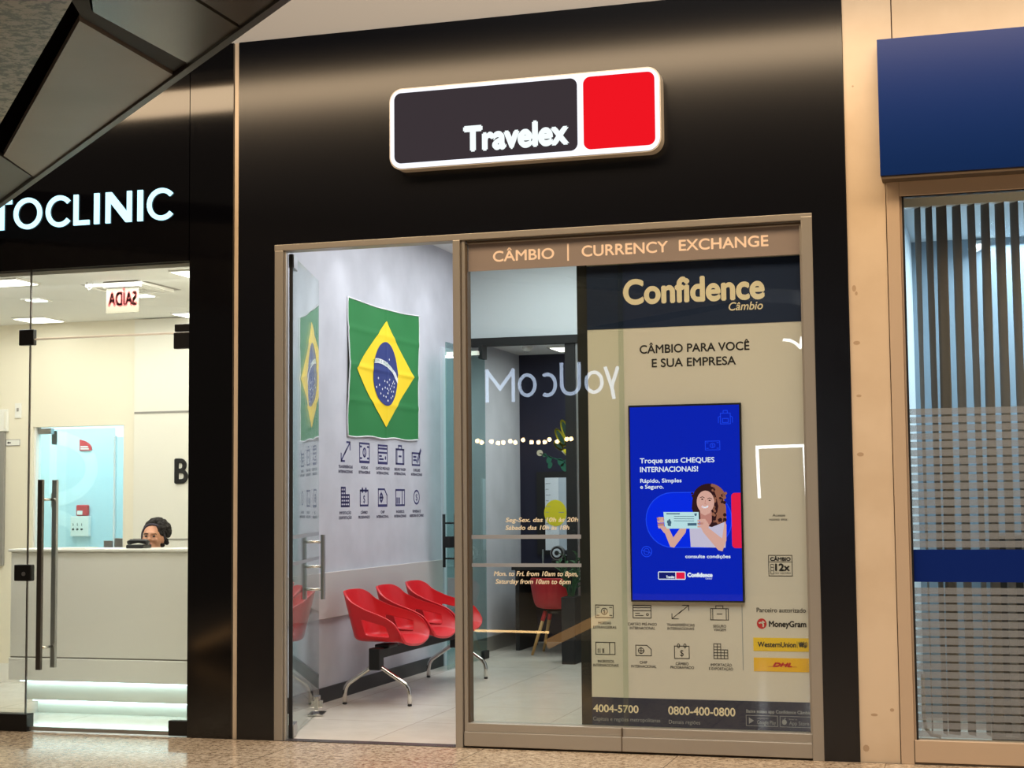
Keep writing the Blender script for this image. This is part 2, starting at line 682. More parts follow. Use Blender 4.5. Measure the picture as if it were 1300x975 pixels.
# ------------------------------------------------------------------ the setting: floors, walls, ceilings
sbox('floor', 'granite', -11, 5, -18, 0.0, -0.06, 0.0)
sbox('floor', 'shopfloor', -4.9, -0.9, 0.10, 7.3, -0.06, 0.001)
sbox('floor', 'clinicfloor', -9.3, -4.98, 0.0, 3.9, -0.06, 0.0)
sbox('floor', 'shopfloor', -0.5, 3.2, 0.06, 2.6, -0.06, 0.0)
sbox('trim_1', 'threshold', -4.41, -3.18, 0.0, 0.10, -0.05, 0.004)

# black portal of the exchange shop (one piece of cladding round the opening)
mb = MB()
mb.box(-4.668, -4.41, 0.0, 0.12, 0.0, 4.56)
mb.box(-0.945, -0.745, 0.0, 0.12, 0.0, 4.56)
mb.box(-4.41, -0.945, 0.0, 0.12, 3.19, 4.56)
struct(mb.build('wall_front', 'board'))
# clinic cladding, glossy black
mb = MB()
mb.box(-9.3, -5.03, 0.0, 0.10, 3.12, 4.56)
mb.box(-9.3, -6.45, 0.005, 0.06, 0.0, 0.11)
struct(mb.build('wall_front', 'gloss'))
struct(MB().box(-5.022, -4.705, -0.004, 0.12, 0.0, 4.56).build('wall_front', 'gloss'))
sbox('trim_2', 'cream', -4.703, -4.670, 0.012, 0.12, 0.0, 4.56)
# cream pillar and wall over the bank window
mb = MB()
mb.box(-0.743, -0.462, 0.012, 0.30, 0.0, 4.9)
mb.box(-0.52, -0.462, 0.012, 0.30, 0.0, 3.36)
pil = mb.build('pillar', 'cream')
struct(pil)
sbox('wall_front', 'cream', -0.455, 3.2, 0.012, 0.30, 3.36, 4.9)
sbox('trim_3', 'creamseam', -0.462, -0.455, 0.02, 0.28, 3.36, 4.9)
# scuffs on the cream pillar
F = Flat()
for cx, cz, rx, rz in ((-.712, 2.73, .012, .02), (-.70, 2.70, .008, .012), (-.705, 2.41, .02, .012), (-.70, 2.1, .015, .008), (-.66, .27, .02, .008), (-.70, 1.76, .02, .012), (-.69, 3.93, .006, .006), (-.71, .08, .018, .02), (-.56, .30, .012, .010)):
    F.disc(cx, cz, rx, rz, 0, 10)
struct(F.onto(planeY(0.0115)).build('wall_scuffs', 'scuff', pil))

# ceiling strip in front of the shop fronts and the wall of the hall above it
sbox('ceiling', 'ceil', -9.3, 3.6, -1.60, -0.78, 4.562, 4.62)
sbox('wall_front', 'ceil', -9.3, -0.744, 0.02, 0.12, 4.56, 5.4)
# exchange shop
sbox('wall_left', 'whitewall', -4.98, -4.88, 0.12, 7.3, 0.0, 3.95)
sbox('ceiling', 'whiteceil', -4.9, -0.9, 0.12, 5.45, 3.90, 3.98)
sbox('wall_right', 'whitewall', -0.93, -0.86, 0.12, 7.3, 0.0, 3.95)
sbox('trim_4', 'greypanel', -4.88, -4.855, 0.30, 4.60, 0.63, 0.98, bevel=0.004)
sbox('baseboard_left', 'base', -4.88, -4.862, 0.12, 5.40, 0.0, 0.112)
sbox('baseboard_left', 'alu', -4.88, -4.866, 5.5, 7.25, 0.0, 0.15)
sbox('trim_5', 'greywall', -4.88, -4.85, 4.62, 5.40, 0.0, 2.96)
# partition to the office: bulkhead over a black rail, black post, glass
sbox('wall_partition', 'greywall', -4.88, -0.93, 5.45, 5.55, 3.11, 3.92)
sbox('ceiling', 'whiteceil', -4.9, -0.9, 5.55, 7.3, 3.11, 3.2)
sbox('wall_back', 'navywall', -4.88, -0.93, 7.25, 7.33, 0.0, 3.2)
sbox('trim_6', 'blackmat', -4.82, -2.4, 5.36, 5.45, 3.03, 3.11)
sbox('trim_7', 'blackmat', -3.872, -3.772, 5.38, 5.50, 0.0, 3.03)
sbox('trim_8', 'steel', -3.772, -3.745, 5.40, 5.48, 0.0, 3.03)
sbox('wall_partition', 'blackmat', -3.745, -2.2, 5.40, 5.48, 0.0, 3.03)

# clinic shell
mb = MB()
mb.box(-9.3, -7.913, 2.6, 2.7, 0, 3.12)
mb.box(-7.023, -4.98, 2.6, 2.7, 0, 3.12)
mb.box(-7.913, -7.023, 2.6, 2.7, 2.19, 3.12)
struct(mb.build('wall_back', 'ivory'))
mb = MB()
mb.box(-6.91, -4.98, 2.565, 2.6, 0, 3.08)
wp = struct(mb.build('wall_panel', 'whitematte'))
mb = MB()
mb.box(-6.905, -4.98, 2.560, 2.5655, 2.280, 2.296)
mb.box(-6.905, -4.98, 2.560, 2.5655, 1.217, 1.227)
struct(mb.build('panel_joint', 'grooves', wp))
sbox('wall_left', 'ivory', -9.4, -9.3, 0.0, 3.9, 0, 3.12)
sbox('wall_right', 'ivory', -4.99, -4.982, 0.12, 2.6, 0, 3.12)
sbox('ceiling', 'whiteceil', -9.3, -4.99, 0.06, 2.7, 3.09, 3.115)
sbox('baseboard_back', 'white', -9.3, -7.95, 2.585, 2.6, 0, 0.16)
# blue room behind the clinic's doorway
sbox('wall_back', 'paleblue', -9.3, -6.5, 3.8, 3.9, 0, 3.0)
sbox('wall_right', 'paleblue', -6.55, -6.5, 2.7, 3.8, 0, 3.0)
sbox('ceiling', 'whiteceil', -9.3, -6.5, 2.7, 3.9, 2.95, 3.0)

# bank interior on the right
sbox('ceiling', 'bankceil', -0.5, 3.2, 0.30, 2.6, 3.30, 3.36)
sbox('wall_back', 'bankwall', -0.5, 3.2, 2.02, 2.1, 0, 3.30)
sbox('wall_left', 'bankceil', -0.50, -0.462, 0.30, 2.1, 0, 3.30)
sbox('wall_right', 'bankwall', 3.1, 3.2, 0.30, 2.1, 0, 3.30)

# ------------------------------------------------------------------ overhead soffit, upper left
e0 = Vector((-6.45, -0.31))
e1 = Vector((-1.3, -5.10))
ed = (e1 - e0).normalized()
en = Vector((ed.y, -ed.x))          # away from the shop fronts
if en.y > 0:
    en = -en


def SP(s, t, z):
    q = e0 + ed * s + en * t
    return (q.x, q.y, z)


def sslab(mb, s0, s1, t0, t1, z0, z1, mi=0):
    pts = [(s0, t0), (s1, t0), (s1, t1), (s0, t1)]
    lo = [mb.bm.verts.new(SP(s, t, z0)) for s, t in pts]
    hi = [mb.bm.verts.new(SP(s, t, z1)) for s, t in pts]
    for q in (lo, hi[::-1]):
        mb.bm.faces.new(q).material_index = mi
    for k in range(4):
        mb.bm.faces.new((lo[k], hi[k], hi[(k + 1) % 4], lo[(k + 1) % 4])).material_index = mi
    return mb


soff = sroot('ceiling_soffit', (-4.0, -2.6, 3.4))
sslab(MB(), -0.6, 7.0, 0.036, 3.6, 3.43, 3.75).build('soffit_slab', 'soffitdark', soff)
mb = MB()
sslab(mb, -0.6, 7.0, 0.0, 0.036, 3.39, 3.60)
mb.build('soffit_edge', 'soffitedge', soff)


def spoly(pts, z, name, mat):
    mb = MB()
    lo = [mb.bm.verts.new((x, y, z)) for x, y in pts]
    hi = [mb.bm.verts.new((x, y, z + 0.03)) for x, y in pts]
    mb.bm.faces.new(lo)
    mb.bm.faces.new(hi[::-1])
    for k in range(len(pts)):
        mb.bm.faces.new((lo[k], hi[k], hi[(k + 1) % len(pts)], lo[(k + 1) % len(pts)]))
    bmesh.ops.recalc_face_normals(mb.bm, faces=mb.bm.faces[:])
    return mb.build(name, mat, soff)


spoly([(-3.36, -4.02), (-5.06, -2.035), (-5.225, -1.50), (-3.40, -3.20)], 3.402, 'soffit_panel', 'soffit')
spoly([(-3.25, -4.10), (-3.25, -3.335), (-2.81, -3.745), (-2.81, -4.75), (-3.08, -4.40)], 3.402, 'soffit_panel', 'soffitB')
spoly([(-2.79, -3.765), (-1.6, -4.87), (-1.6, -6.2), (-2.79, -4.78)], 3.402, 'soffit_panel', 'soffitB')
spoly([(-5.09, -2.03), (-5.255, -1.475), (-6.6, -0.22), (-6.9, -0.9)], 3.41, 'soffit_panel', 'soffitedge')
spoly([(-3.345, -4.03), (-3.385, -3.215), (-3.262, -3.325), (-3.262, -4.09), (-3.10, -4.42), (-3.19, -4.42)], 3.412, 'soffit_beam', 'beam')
# granite cladding beyond the dark joint
g0, g1 = Vector((-3.244, -4.261)), Vector((-4.563, -2.768))
gd = (g1 - g0).normalized()
gn = Vector((-gd.y, gd.x))
if gn.x > 0:
    gn = -gn
ga, gb = g0 - gd * 1.6, g1 + gd * 3.2
spoly([tuple(ga), tuple(gb), tuple(gb + gn * 3.0), tuple(ga + gn * 3.0)], 3.395, 'granite_cladding', 'stone')

# ------------------------------------------------------------------ shop front glazing
win = sroot('window_1', (-2.6, 0.05, 0.0))
mb = MB()
mb.box(-4.41, -0.945, 0.0, 0.11, 3.150, 3.19)
mb.box(-3.10, -1.013, 0.035, 0.10, 3.128, 3.150)
mb.build('window_frame', 'alu', win, bevel=0.003)
MB().box(-3.10, -1.013, 0.028, 0.035, 3.132, 3.142).build('frame_groove', 'aludark', win)
MB().box(-1.011, -0.945, -0.004, 0.11, 0.0, 3.17).box(-1.024, -1.011, 0.03, 0.11, 0.15, 3.14).build('window_frame', 'alu', win, bevel=0.004)
MB().box(-4.408, -4.348, 0.0, 0.08, 0.0, 3.15).box(-4.345, -4.332, 0.01, 0.03, 0.0, 3.15).build('window_frame', 'alu', win, bevel=0.003)
mb = MB()
mb.box(-3.182, -3.136, -0.006, 0.11, 0.0, 3.15)
mb.box(-3.130, -3.108, 0.012, 0.11, 0.06, 3.15)
mb.build('window_mullion', 'alu', win, bevel=0.003)
MB().box(-3.137, -3.129, 0.02, 0.10, 0.02, 3.14).box(-3.108, -3.098, 0.03, 0.10, 0.15, 3.13).build('frame_groove', 'aludark', win)
mb = MB()
mb.box(-3.13, -1.011, 0.0, 0.11, 0.012, 0.098)
mb.box(-3.13, -1.011, 0.014, 0.11, 0.098, 0.150)
mb.build('bottom_rail', 'alu', win, bevel=0.004)
MB().box(-3.13, -1.011, 0.02, 0.10, 0.0, 0.012).box(-2.140, -2.134, -0.002, 0.02, 0.012, 0.15).build('frame_groove', 'aludark', win)
MB().box(-3.10, -2.11, 0.078, 0.086, 0.148, 3.13).build('glass_pane', 'glassgreen', win)
MB().box(-2.137, -1.02, 0.058, 0.066, 0.148, 3.13).build('glass_pane', 'glass', win)

# taupe film band with the exchange wording, stuck on the glass
bd = thing('window_banner', (-2.05, 0.05, 2.955), 'taupe film band across the top of the shop glass with cream currency exchange wording', 'banner')
MB().box(-3.096, -1.02, 0.050, 0.0535, 2.955, 3.128).build('film', 'frostband', bd)
F = Flat()
F.text('CÂMBIO', -2.933, -2.534, 3.010, 3.074, 0, heavy=.004)
F.rect(-2.451, -2.440, 2.99, 3.097)
F.text('CURRENCY', -2.359, -1.818, 3.012, 3.077, 0, heavy=.004)
F.text('EXCHANGE', -1.751, -1.209, 3.015, 3.079, 0, heavy=.004)
F.onto(planeY(0.0495)).build('lettering', 'filmwhite', bd)['label'] = 'cream capital lettering'

# opening hours on the clear pane
oh = thing('opening_hours', (-2.7, 0.07, 1.0), 'white opening hours lettering between two grey stripes on the clear glass pane', 'window lettering')
F = Flat()
F.text('Seg-Sex. das 10h às 20h', -2.874, -2.409, 1.380, 1.406, 0, shear=.2, heavy=.0016)
F.text('Sábado das 10h às 18h', -2.875, -2.465, 1.332, 1.358, 0, shear=.2, heavy=.0016)
F.text('Mon. to Fri. from 10am to 8pm,', -2.953, -2.416, 1.048, 1.076, 0, shear=.2, heavy=.0018)
F.text('Saturday from 10am to 6pm', -2.943, -2.460, 1.000, 1.028, 0, shear=.2, heavy=.0018)
F.onto(planeY(0.0765)).build('lettering', 'printwhite', oh)
for z0, z1 in ((1.276, 1.301), (1.103, 1.125)):
    MB().box(-3.096, -2.392, 0.0745, 0.077, z0, z1).build('stripe', 'greyfilm', oh)

# open glass door of the shop, swung in towards the left wall
hp = Vector((-4.335, 0.10))
fp = Vector((-4.676, 1.32))
dr = (fp - hp).normalized()
nr = Vector((dr.y, -dr.x))
dl = (fp - hp).length
door = sroot('door_1', (hp.x, hp.y, 0.0))


def DP(s, off, z):
    q = hp + dr * s + nr * off
    return (q.x, q.y, z)


def dbox(mb, s0, s1, o0, o1, z0, z1, mi=0):
    c = DP((s0 + s1) / 2, (o0 + o1) / 2, (z0 + z1) / 2)
    return mb.obox(c, (dr.x * (s1 - s0) / 2, dr.y * (s1 - s0) / 2, 0), (nr.x * (o1 - o0) / 2, nr.y * (o1 - o0) / 2, 0), (0, 0, (z1 - z0) / 2), mi)


dbox(MB(), 0.0, dl, -0.005, 0.005, 0.012, 3.14).build('glass_leaf', 'glassdoor', door)
mb = MB()
dbox(mb, -0.012, 0.010, -0.011, 0.011, 0.012, 3.14)
mb.build('leaf_edge', 'blackmat', door)
mb = MB()
for o in (-0.07, 0.07):
    mb.tube([DP(1.0, o, 0.83), DP(1.0, o, 1.285)], 0.016, 0, 12)
h = mb.build('pull_handle', 'steel', door)
mb = MB()
for z in (0.90, 1.06, 1.235):
    mb.tube([DP(1.0, -0.07, z), DP(1.0, 0.07, z)], 0.010, 0, 10)
mb.build('handle_post', 'chrome', h, smooth=True)
mb = MB()
dbox(mb, 0.0, 0.16, -0.018, 0.018, 3.05, 3.14)
mb.build('top_hinge', 'steel', door, bevel=0.003)
mb = MB()
dbox(mb, 0.0, 0.16, -0.018, 0.018, 0.006, 0.09)
mb.build('bottom_hinge', 'steel', door, bevel=0.003)
mb = MB()
dbox(mb, 1.13, 1.24, -0.02, 0.02, 0.03, 0.13)
dbox(mb, 1.16, 1.20, 0.02, 0.045, 0.05, 0.10)
dbox(mb, 1.06, 1.27, -0.03, 0.06, 0.004, 0.014)
mb.build('bottom_lock', 'chrome', door, bevel=0.003)
mb = MB()
for z0, z1 in ((1.276, 1.301), (1.103, 1.125)):
    dbox(mb, 0.012, dl - 0.004, 0.0055, 0.0062, z0, z1)
mb.build('film_stripes', 'greyfilm', door)

# ------------------------------------------------------------------ lit sign over the shop
yS = -0.10
sg = thing('shop_sign', (-2.69, 0.0, 3.60), 'backlit rounded sign with charcoal and red fields and a white border over the shop', 'sign')
F = Flat()
F.rrect(-3.568, -1.819, 3.604, 4.126, 0.085, 0)


def prism(F, y0, y1, name, mats, parent, bevel=0.0):
    """extrude the outline shapes of a Flat from the front plane y0 back to y1"""
    mb = MB()
    for pts, mi, lift in F.p:
        lo = [mb.bm.verts.new((a, y0, b)) for a, b in pts]
        hi = [mb.bm.verts.new((a, y1, b)) for a, b in pts]
        mb.bm.faces.new(lo).material_index = mi
        mb.bm.faces.new(hi[::-1]).material_index = mi
        n = len(pts)
        for k in range(n):
            mb.bm.faces.new((lo[k], hi[k], hi[(k + 1) % n], lo[(k + 1) % n])).material_index = mi
    bmesh.ops.recalc_face_normals(mb.bm, faces=mb.bm.faces[:])
    return mb.build(name, mats, parent, bevel=bevel)


prism(F, yS + 0.004, -0.002, 'housing', 'signside', sg)
F = Flat()
F.rrect(-3.560, -1.827, 3.612, 4.118, 0.08, 0)
prism(F, yS - 0.002, yS + 0.004, 'light_border', 'signwhite', sg)
F = Flat()
F.rrect(-3.532, -2.337, 3.643, 4.094, 0.045, 0)
prism(F, yS - 0.006, yS - 0.002, 'dark_field', 'signdark', sg)
F = Flat()
F.rrect(-2.298, -1.854, 3.643, 4.094, 0.045, 0)
prism(F, yS - 0.006, yS - 0.002, 'red_field', 'signred', sg)
F = Flat()
F.text('Travelex', -3.072, -2.389, 3.694, 3.838, 0, bold=0.012, heavy=.016)
F.onto(planeY(yS - 0.0075)).build('lettering', 'signletters', sg)

# ------------------------------------------------------------------ printed media panel behind the glass
yP = 0.20
mp = thing('media_panel', (-1.7, 0.24, 0.11), 'tall cream printed panel with navy header and footer standing behind the shop glass', 'display panel')
MB().box(-2.366, -1.015, yP, 0.30, -0.0135, 3.13).build('board', 'panelcream', mp)
MB().box(-2.432, -2.367, yP + 0.004, 0.30, -0.0135, 3.13).build('black_edge', 'blackmat', mp)
MB().box(-2.366, -1.015, yP - 0.002, yP, 2.571, 2.97).build('header', 'navy', mp)
MB().box(-2.366, -1.015, yP - 0.002, yP, 0.113, 0.306).build('footer', 'navy', mp)
PL = planeY(yP - 0.0025)
F = Flat()
F.text('Confidence', -2.134, -1.257, 2.724, 2.868, 0, bold=0.010, heavy=.011)
F.onto(PL).build('logo_lettering', 'printwhite', mp)
F = Flat()
F.text('Câmbio', -1.478, -1.269, 2.655, 2.703, 0, shear=.22, heavy=.002)
F.onto(PL).build('logo_subtitle', 'printwhite', mp)
PL = planeY(yP - 0.001)
F = Flat()
F.text('CÂMBIO PARA VOCÊ', -2.035, -1.356, 2.411, 2.461, 0, heavy=.003)
F.text('E SUA EMPRESA', -1.960, -1.440, 2.324, 2.374, 0, heavy=.003)
F.onto(PL).build('headline', 'ink', mp)
# service pictograms and their captions
CELLS = [('banknote', (-2.337, -2.225, .790, .866), (('MOEDAS', -2.320, -2.240, .749), ('ESTRANGEIRAS', -2.353, -2.207, .723))),
         ('card', (-2.101, -1.989, .790, .866), (('CARTÃO PRÉ-PAGO', -2.134, -1.954, .745), ('INTERNACIONAL', -2.122, -1.965, .721))),
         ('arrows', (-1.862, -1.754, .786, .871), (('TRANSFERÊNCIAS', -1.892, -1.722, .743), ('INTERNACIONAIS', -1.889, -1.725, .721))),
         ('suitcase', (-1.623, -1.516, .784, .868), (('SEGURO', -1.610, -1.530, .739), ('VIAGEM', -1.606, -1.532, .717))),
         ('ticket', (-2.338, -2.217, .566, .639), (('INGRESSOS', -2.326, -2.225, .516), ('INTERNACIONAIS', -2.356, -2.196, .492))),
         ('chip', (-2.087, -1.991, .562, .625), (('CHIP', -2.064, -2.017, .514), ('INTERNACIONAL', -2.117, -1.960, .490))),
         ('calendar', (-1.848, -1.758, .550, .640), (('CÂMBIO', -1.842, -1.763, .510), ('PROGRAMADO', -1.874, -1.730, .488))),
         ('building', (-1.608, -1.524, .553, .641), (('IMPORTAÇÃO', -1.629, -1.501, .508), ('E EXPORTAÇÃO', -1.639, -1.494, .485)))]
for kind, b, caps in CELLS:
    F = Flat()
    icon(F, kind, b[0], b[1], b[2], b[3], 0.0045)
    o = F.onto(PL).build('pictogram', 'ink', mp)
    F = Flat()
    for s, a, c, z in caps:
        F.text(s, a, c, z, z + .0155, 0, heavy=.0006)
    F.onto(PL).build('caption', 'ink', o)
F = Flat().rect(-1.435, -1.431, .487, .877)
F.onto(PL).build('divider_line', 'printgrey', mp)
F = Flat()
F.text('Acesse', -1.239, -1.164, 1.402, 1.418, 0)
F.text('nosso site:', -1.259, -1.148, 1.378, 1.394, 0)
F.onto(PL).build('site_note', 'ink', mp)
F = Flat()
F.line([(-1.268, 1.049), (-1.129, 1.049), (-1.129, 1.171), (-1.268, 1.171)], .004, 0, True)
F.line([(-1.268, 1.132), (-1.129, 1.132)], .003)
F.line([(-1.256, 1.06), (-1.239, 1.06), (-1.239, 1.118), (-1.256, 1.118)], .003, 0, True)
F.line([(-1.256, 1.08), (-1.239, 1.08)], .003)
F.line([(-1.256, 1.1), (-1.239, 1.1)], .003)
F.text('CÂMBIO', -1.259, -1.137, 1.139, 1.159, 0, heavy=.003)
F.text('12x', -1.231, -1.142, 1.080, 1.120, 0, heavy=.006)
F.text('no cartão', -1.232, -1.139, 1.061, 1.073, 0)
F.onto(PL).build('instalment_box', 'ink', mp)
F = Flat()
F.text('Parceiro autorizado', -1.346, -1.054, .833, .859, 0, heavy=.001)
F.onto(PL).build('partner_heading', 'ink', mp)
F = Flat()
F.disc(-1.317, .765, .029, .031, 0)
F.lift = .0004
F.ring(-1.322, .756, .019, .020, .009, 1, -40, 140, 18)
F.poly([(-1.312, .785), (-1.296, .772), (-1.318, .765)], 1)
mg = F.onto(PL).build('partner_logo', ['redprint', 'panelcream'], mp)
F = Flat()
F.text('MoneyGram', -1.275, -1.053, .748, .781, 0, heavy=.004)
F.onto(PL).build('partner_name', 'ink', mg)
wu = MB().box(-1.369, -1.016, yP - 0.0015, yP, .603, .682).build('yellow_badge', 'yellowprint', mp)
F = Flat()
F.text('WesternUnion', -1.344, -1.116, .628, .657, 0, heavy=.003)
F.rect(-1.111, -1.1085, .624, .662)
F.text('WU', -1.104, -1.050, .629, .658, 0, heavy=.009)
F.onto(planeY(yP - 0.002)).build('badge_lettering', 'ink', wu)
dh = MB().box(-1.369, -1.016, yP - 0.0015, yP, .483, .564).build('amber_badge', 'amberprint', mp)
F = Flat()
F.text('DHL', -1.258, -1.141, .513, .534, 0, shear=.35, heavy=.007)
F.rect(-1.285, -1.225, .511, .5135)
F.rect(-1.17, -1.115, .511, .5135)
F.onto(planeY(yP - 0.002)).build('badge_lettering', 'redprint', dh)
PF = planeY(yP - 0.003)
F = Flat()
F.text('4004-5700', -2.359, -2.075, .217, .260, 0, heavy=.003)
F.text('0800-400-0800', -1.892, -1.485, .214, .261, 0, heavy=.003)
F.onto(PF).build('phone_numbers', 'printwhite', mp)
F = Flat()
F.text('Capitais e regiões metropolitanas', -2.360, -1.942, .164, .187, 0)
F.text('Demais regiões', -1.889, -1.698, .159, .181, 0)
F.text('Baixe nosso app Confidence Câmbio', -1.420, -1.036, .238, .256, 0, heavy=.0015)
F.onto(PF).build('small_print', 'printgrey', mp)
for b, nm in (((-1.421, -1.235, .161, .222), 'Google Play'), ((-1.220, -1.039, .160, .222), 'App Store')):
    F = Flat()
    F.line([(b[0], b[2]), (b[1], b[2]), (b[1], b[3]), (b[0], b[3])], .003, 0, True)
    if nm[0] == 'G':
        F.poly([(-1.405, .172), (-1.375, .191), (-1.405, .211)])
        F.text(nm, -1.356, -1.245, .172, .194, 0)
        F.text('DISPONÍVEL NO', -1.356, -1.29, .202, .210, 0)
    else:
        F.disc(-1.195, .188, .014, .016)
        F.poly([(-1.196, .205), (-1.188, .214), (-1.187, .207)])
        F.text(nm, -1.167, -1.050, .172, .194, 0)
        F.text('Baixar na', -1.167, -1.12, .202, .210, 0)
    F.onto(PF).build('store_badge', 'printgrey', mp)

# ------------------------------------------------------------------ advertising display set in the panel
dp = thing('display_screen', (-1.76, 0.19, 0.892), 'upright lit blue advertising screen with a woman holding a cheque set in the cream panel', 'screen')
MB().box(-2.108, -1.413, 0.178, 0.1985, 0.890, 2.090).build('bezel', 'black', dp, bevel=0.002)
M['scr_bg'] = em('screen_blue', (10, 36, 186), 1.0)
M['scr_pill'] = em('screen_bright_blue', (6, 44, 238), 1.0)
M['scr_line'] = em('screen_line_blue', (30, 72, 250), 1.0)
M['scr_white'] = em('screen_white', (238, 244, 255), 1.0)
M['scr_red'] = em('screen_red', (242, 32, 74), 1.0)
M['scr_skin'] = em('screen_skin', (226, 172, 160), 1.0)
M['scr_skin2'] = em('screen_skin_deep', (198, 134, 124), 1.0)
M['scr_hair'] = em('screen_hair', (52, 26, 30), 1.0)
M['scr_hair2'] = em('screen_hair_light', (156, 98, 78), 1.0)
M['scr_shirt'] = em('screen_shirt', (206, 196, 222), 1.0)
M['scr_cheque'] = em('screen_cheque', (196, 232, 240), 1.0)
M['scr_ink'] = em('screen_ink', (74, 104, 128), 1.0)
M['scr_navy'] = em('screen_navy', (24, 30, 110), 1.0)
SCM = ['scr_bg', 'scr_pill', 'scr_line', 'scr_white', 'scr_red', 'scr_skin', 'scr_skin2', 'scr_hair', 'scr_hair2', 'scr_shirt', 'scr_cheque', 'scr_ink', 'scr_navy']
BG, PILL, LINE, WHT, RED, SKN, SK2, HR, HR2, SHT, CHQ, INK, NVY = range(13)
face = MB().box(-2.098, -1.424, 0.1765, 0.1785, 0.900, 2.078).build('screen_face', 'scr_bg', dp)


def SV(a, b):
    """layout units of the advert (origin near its middle left) to metres"""
    x, y = a / 6.093 + 1.0, 44.0 + b / 6.093
    return (-2.102 + (x - y * 0.0202) / 141 * 0.684, 2.084 - (y + x * 0.0213) / 247 * 1.187)


def sp(F, pts, mi):
    F.poly([SV(*p) for p in pts][::-1], mi)


F = Flat()
# rounded pill and the red tab behind the woman
x0, zt = SV(125, 400)
x1, zb = SV(800, 815)
F.lift = 0.0002
F.rrect(x0, x1, zb, zt, (zt - zb) * .49, LINE)
F.lift = 0.0004
F.rrect(x0 + .006, x1 - .006, zb + .006, zt - .006, (zt - zb) * .475, PILL)
rx0, rzt = SV(787, 397)
rx1, rzb = SV(866, 815)
F.rrect(rx0, -1.424, rzb, rzt, .022, RED, (0, 1, 1, 0))
F.onto(planeY(0.1762)).build('picture_shapes', SCM, face)
# faint outline symbols
F = Flat()
a, b = SV(690, -130), SV(795, -235)
icon(F, 'backpack', a[0], b[0], a[1], b[1], .004, 0)
a, b = SV(590, 70), SV(700, 0)
icon(F, 'banknote', a[0], b[0], a[1], b[1], .004, 0)
c = SV(138, 857)
F.ring(c[0], c[1], .034, .034, .005, 0)
F.ring(c[0], c[1], .018, .022, .004, 0)
F.line([(c[0] - .03, c[1] + .01), (c[0] + .03, c[1] - .01)], .004)
F.onto(planeY(0.1755)).build('symbol_pattern', 'scr_line', face)
# the woman with the cheque
F = Flat()
F.lift = 0.0010
rnd = random.Random(4)
hair = [(640, 330), (560, 345), (515, 385), (492, 450), (486, 520), (505, 565), (540, 600), (600, 640), (640, 690), (690, 715), (735, 690), (752, 600), (748, 500), (725, 420), (690, 360)]
sp(F, hair, HR)
F.lift = 0.0012
sp(F, [(690, 360), (725, 420), (748, 500), (752, 600), (735, 690), (705, 705), (672, 600), (690, 500), (672, 420), (650, 360)], HR2)
F.lift = 0.0014
for k in range(60):
    t = rnd.random()
    a = 640 + rnd.random() * 105
    b = 360 + rnd.random() * 330
    q = SV(a, b)
    F.disc(q[0], q[1], .006 + rnd.random() * .006, None, HR if k % 2 else HR2, 10)
for k in range(26):
    q = SV(488 + rnd.random() * 50, 400 + rnd.random() * 150)
    F.disc(q[0], q[1], .007, None, HR, 10)
for k in range(22):
    an = PI * (0.05 + 0.9 * k / 21)
    q = SV(620 - 118 * math.cos(an), 450 - 112 * math.sin(an))
    F.disc(q[0], q[1], .010, None, HR if k < 12 else HR2, 10)
F.lift = 0.0016
sp(F, [(470, 672), (560, 640), (640, 660), (735, 620), (752, 700), (745, 815), (480, 815)], SHT)
sp(F, [(550, 540), (640, 540), (640, 620), (600, 680), (555, 620)], SK2)
F.lift = 0.0018
c = SV(592, 468)
F.disc(c[0], c[1], .0535, .068, SKN)
sp(F, [(538, 500), (648, 500), (628, 552), (588, 572), (555, 555)], SKN)
# arms: left forearm up to the cheque, right arm across, upper arms down
sp(F, [(262, 668), (300, 650), (345, 745), (400, 668), (446, 672), (440, 705), (352, 822), (322, 816)], SKN)
sp(F, [(556, 660), (600, 655), (720, 745), (738, 610), (752, 640), (752, 760), (722, 842), (690, 835), (575, 700)], SKN)
F.lift = 0.0022
sp(F, [(268, 550), (540, 546), (544, 672), (280, 678)], CHQ)
F.lift = 0.0026
sp(F, [(290, 558), (395, 557), (395, 566), (290, 567)], INK)
sp(F, [(455, 632), (525, 630), (525, 650), (456, 652)], INK)
for bb in (580, 598, 614):
    sp(F, [(350, bb), (505, bb - 1), (505, bb + 3), (350, bb + 4)], INK)
for k in range(9):
    q = SV(300 + rnd.random() * 26, 580 + rnd.random() * 70)
    F.disc(q[0], q[1], .006, .010, INK, 8)
sp(F, [(505, 558), (528, 557), (522, 576), (512, 577)], INK)
# hands on the cheque, fingers on its edges
F.lift = 0.0030
for k, bb in enumerate((600, 622, 645, 664)):
    sp(F, [(216 + k * 3, bb - 6), (272, bb - 10), (274, bb + 9), (222 + k * 3, bb + 12)], SKN if k % 2 else SK2)
sp(F, [(228, 590), (268, 588), (268, 612), (240, 615)], SKN)
sp(F, [(240, 668), (285, 660), (310, 705), (275, 712)], SKN)
sp(F, [(548, 600), (590, 598), (620, 640), (612, 690), (580, 690), (556, 655)], SKN)
for bb in (606, 628, 650):
    sp(F, [(530, bb), (575, bb - 3), (577, bb + 12), (532, bb + 15)], SK2 if bb == 628 else SKN)
# face: brows, eyes, nose, smile
F.lift = 0.0034
for a0, a1, bb in ((552, 583, 432), (608, 640, 440)):
    F.line([SV(a0, bb + 4), SV((a0 + a1) / 2, bb - 3), SV(a1, bb + 4)], .004, HR)
    q = SV((a0 + a1) / 2, bb + 16)
    F.disc(q[0], q[1], .007, .004, HR, 12)
F.line([SV(592, 455), SV(588, 482), SV(600, 486)], .003, SK2)
F.ring(*SV(588, 488), .026, .024, .010, WHT, 205, 335, 14)
F.line([SV(560, 500), SV(588, 518), SV(618, 504)], .003, RED)
F.onto(planeY(0.1758)).build('woman_picture', SCM, face)
